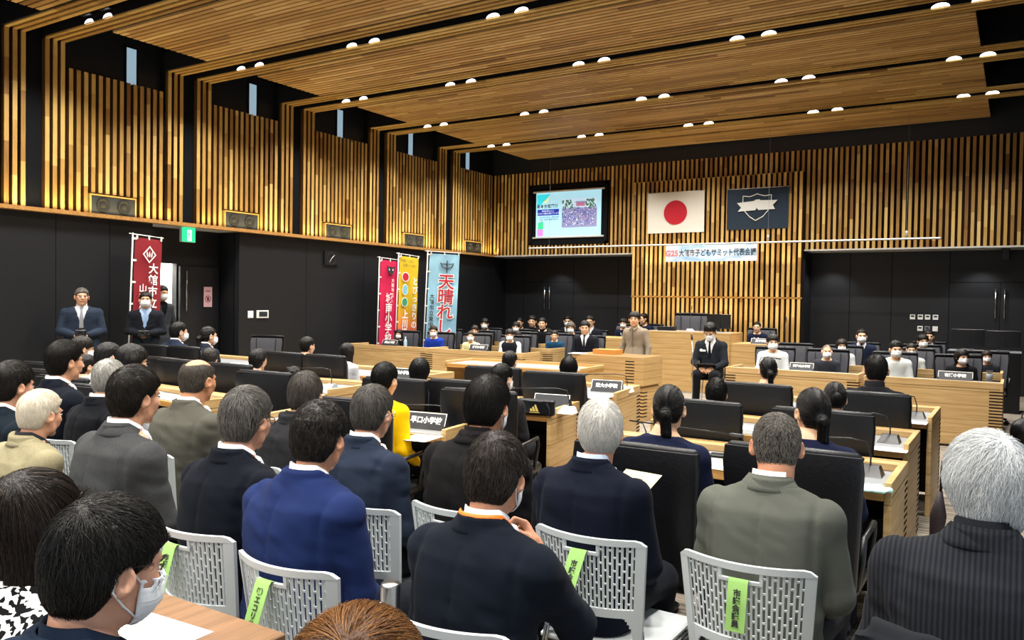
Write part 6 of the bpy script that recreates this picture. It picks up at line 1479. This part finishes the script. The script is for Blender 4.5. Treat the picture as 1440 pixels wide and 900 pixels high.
def chair_tag(label, chair, x, txt, rz=.0, tilt=.06):
    t = tag(link('reserved_tag', None, None), label, 'tag', 'green seat tags'); t.location = chair.location; t.rotation_euler = chair.rotation_euler
    yv = lambda z: -.205-.072*(1-(x/.215)**2)-.12*(z-.6)
    m = MB(); z0, z1 = .655, .808; w = .030; out = -.022
    L = [(z1+.004, -.004), (z1+.008, -.018), (z1-.002, -.026), ((z0+z1)/2, -.030-tilt*.2), (z0, -.034-tilt*.4)]
    fr_ = [[(x+s*w-(z1-z)*tilt, yv(z)+dy+out*.0, z) for s in (-1, 1)] for z, dy in L]; bk = [[(p[0], p[1]+.0015, p[2]) for p in reversed(r)] for r in fr_]
    m.loft(fr_, closed=False); m.loft(bk, closed=False); obj('strip', m, 'green_tag', t, auto=40)
    zc = (z0+z1)/2-.005; pt = np.array([x-(z1-zc)*tilt, yv(zc)-.0325-tilt*.2, zc]); a = np.array([x-(z1-z0)*tilt, yv(z0)-.034-tilt*.4, z0]); b_ = np.array([x, yv(z1-.002)-.026, z1-.002]); M = frame(tuple(pt+(0, -.001, 0)), (1, 0, 0), tuple(b_-a))
    m = MB(); add_text(m, txt, M, .0235, 0, .0008, True, 1.0); obj('lettering', m, 'ink', t); return t
WC = {o['label']: o for o in bpy.data.objects if o.get('category') == 'chair' and o.name.startswith('stacking_chair')}
def wc(s): return next(o for l, o in WC.items() if s in l)
chair_tag('green tag on the chair of the white-haired man in navy', wc('white-haired man in navy'), .0, '市議会議員', tilt=.16)
chair_tag('green tag on the chair of the man in grey-green', wc('grey-green suit'), .0, '市議会議員', tilt=.04)
chair_tag('green tag on the chair behind the black-navy suit', wc('grey-haired man in black-navy'), -.01, '市議会議員', tilt=.10)
chair_tag('green tag with a company name on the chair behind the blue suit', wc('behind the blue suit'), -.01, '㈱エコリサイ', tilt=.12)
chair_tag('green tag on the chair of the man with the lanyard', wc('man with the lanyard'), .0, '市議会議員', tilt=.04)
# orange lanyard, camera straps and the held things
ps_ = Pose(.06, 1.0, ('lap', 'chin')); m = MB(); A = []
for q_ in range(25):
    a = R(-140+280*q_/24); k_ = max(0, -math.cos(a)*.076+.03); A.append((.0745*math.sin(a)*1.03, -.0755*math.cos(a)*1.03, .640-k_*.75))
r1 = [tuple(ps_.fwd(p)) for p in A]; r2 = [tuple(ps_.fwd((p[0]*1.09, p[1]*1.09, p[2]-.014))) for p in A]; r3 = [tuple(ps_.fwd((p[0]*1.12, p[1]*1.12, p[2]-.013))) for p in A]; r4 = [tuple(ps_.fwd((p[0]*1.03, p[1]*1.03, p[2]+.001))) for p in A]
m.loft([r1, r2, r3, r4, r1], closed=False, caps=False); obj('lanyard', m, mat('lanyard_orange', '#ee7a1c', .6), LAN, smooth=True)['label'] = 'orange lanyard'
def hand_pos(o, ps, i): S_, E_2, W_ = ps.joints(i); return o.matrix_world @ Vector(ps.fwd(W_))
bpy.context.view_layer.update()
def held_camera(label, o, ps, up=.03):
    p = (hand_pos(o, ps, 0)+hand_pos(o, ps, 1))/2; f = o.matrix_world.to_3x3() @ Vector((0, 1, 0)); f.normalize()
    t = thing('camera', label, 'camera', tuple(p+f*.09+Vector((0, 0, up))), o.rotation_euler.z); m = MB(); m.rbox((-.07, -.03, -.045), (.07, .03, .045), .012); m.box((-.025, -.02, .045), (.025, .025, .062)); obj('body', m, 'black_plastic', t, auto=40)
    m = MB(); m.lathe([(.034, .0), (.036, .01), (.036, .055), (.030, .06), (.026, .052), (.001, .05)], 18); l_ = obj('lens', m, 'rubber', t, smooth=True); l_.rotation_euler = (R(-90), 0, 0); l_.location = (0, .03, 0); return t
held_camera('black camera in the hands of the man in the grey suit', MAN, Pose(0, 1.22, 'clasp', True, .02))
held_camera('black camera hanging before the masked man in the black suit', MN2, Pose(0, 1.0, 'camera', True, .02), .0)
bpy.context.view_layer.update()
p = MOD.matrix_world @ Vector((0, .34, .205)); t = thing('notebook', 'open dark notebook on the lap of the moderator', 'notebook', tuple(p), MOD.rotation_euler.z); m = MB(); m.box((-.15, -.10, 0), (.15, .11, .008)); obj('cover', m, 'ink', t); m = MB(); m.box((-.14, -.09, .008), (.14, .10, .010)); obj('page', m, 'white_paper', t); t.rotation_euler = (R(18), 0, MOD.rotation_euler.z)
p = MOD.matrix_world @ Vector((.10, .80, 0)); t = thing('microphone_stand', 'thin microphone stand in front of the moderator', 'microphone stand', (p.x, p.y, 0)); m = MB(); m.tube([(0, 0, .02), (0, 0, .75), (-.02, .0, 1.10)], .007, 8); obj('pole', m, 'steel', t, smooth=True); m = MB(); m.lathe([(.11, 0), (.11, .012), (.02, .02)], 20); obj('base', m, 'black_plastic', t, smooth=True); m = MB(); m.tube([(-.02, 0, 1.10), (-.022, 0, 1.12), (-.03, .0, 1.19)], [.008, .016, .014], 8); obj('capsule', m, 'black_plastic', t, smooth=True)
p = on_y(894, 677, 2.98); t = paper('cream sheet held up by the white-haired man in navy', tuple(p), R(-10), .17, .13, 'cream_paper', 5, 'paper', None); t.rotation_euler = (R(25), 0, R(-10))

# dark coat hung over the back of the rightmost chair
ch = wc('right edge with a dark coat'); t = thing('coat', 'dark grey-black coat hung over the rightmost chair back', 'coat', tuple(ch.location), 0)
g, P_ = grid((-.30, -.46, .30), (.30, -.10, .90), .010); X_, Y_, Z_ = P_
yb_ = -.205-.072*(1-(np.clip(X_/.215, -1, 1))**2)-.12*(Z_-.6)
wd_ = .235-.05*np.clip(.8-Z_, 0, .5); out_ = np.maximum(np.maximum(np.abs(Y_-(yb_-.055-.03*np.sin(X_*14)*np.clip(.86-Z_, 0, .3)/.3))-(.018+.03*np.clip((.86-Z_)/.3, 0, 1)), np.abs(X_+.02)-wd_), np.abs(Z_-.60)-.27)
d_ = smin(out_, np.maximum(np.abs(X_+.02)-.20, np.sqrt((Y_-yb_+.02)**2+(Z_-.872)**2)-.032), .03); d_ = smax(d_, -(np.maximum(np.abs(Y_-yb_)-.018, Z_-.866)), .006)
v_, f_ = nets(d_, *g); n_ = vnormals(v_, f_); v_ = v_+n_*(.011*vnoise(v_*np.array([22, 22, 9]), 6))[:, None]*np.clip((-v_[:, 1]-.28)/.05, 0, 1)[:, None]
link('drape', mesh_np('drape', v_, f_, [cloth('#1c1e22')], smooth=True), t)
m = MB(); m.tube([(-.10, -.372, .80), (-.02, -.392, .835), (.07, -.375, .80)], [.018, .024, .018], 8); obj('collar', m, cloth('#25272c'), t, smooth=True)
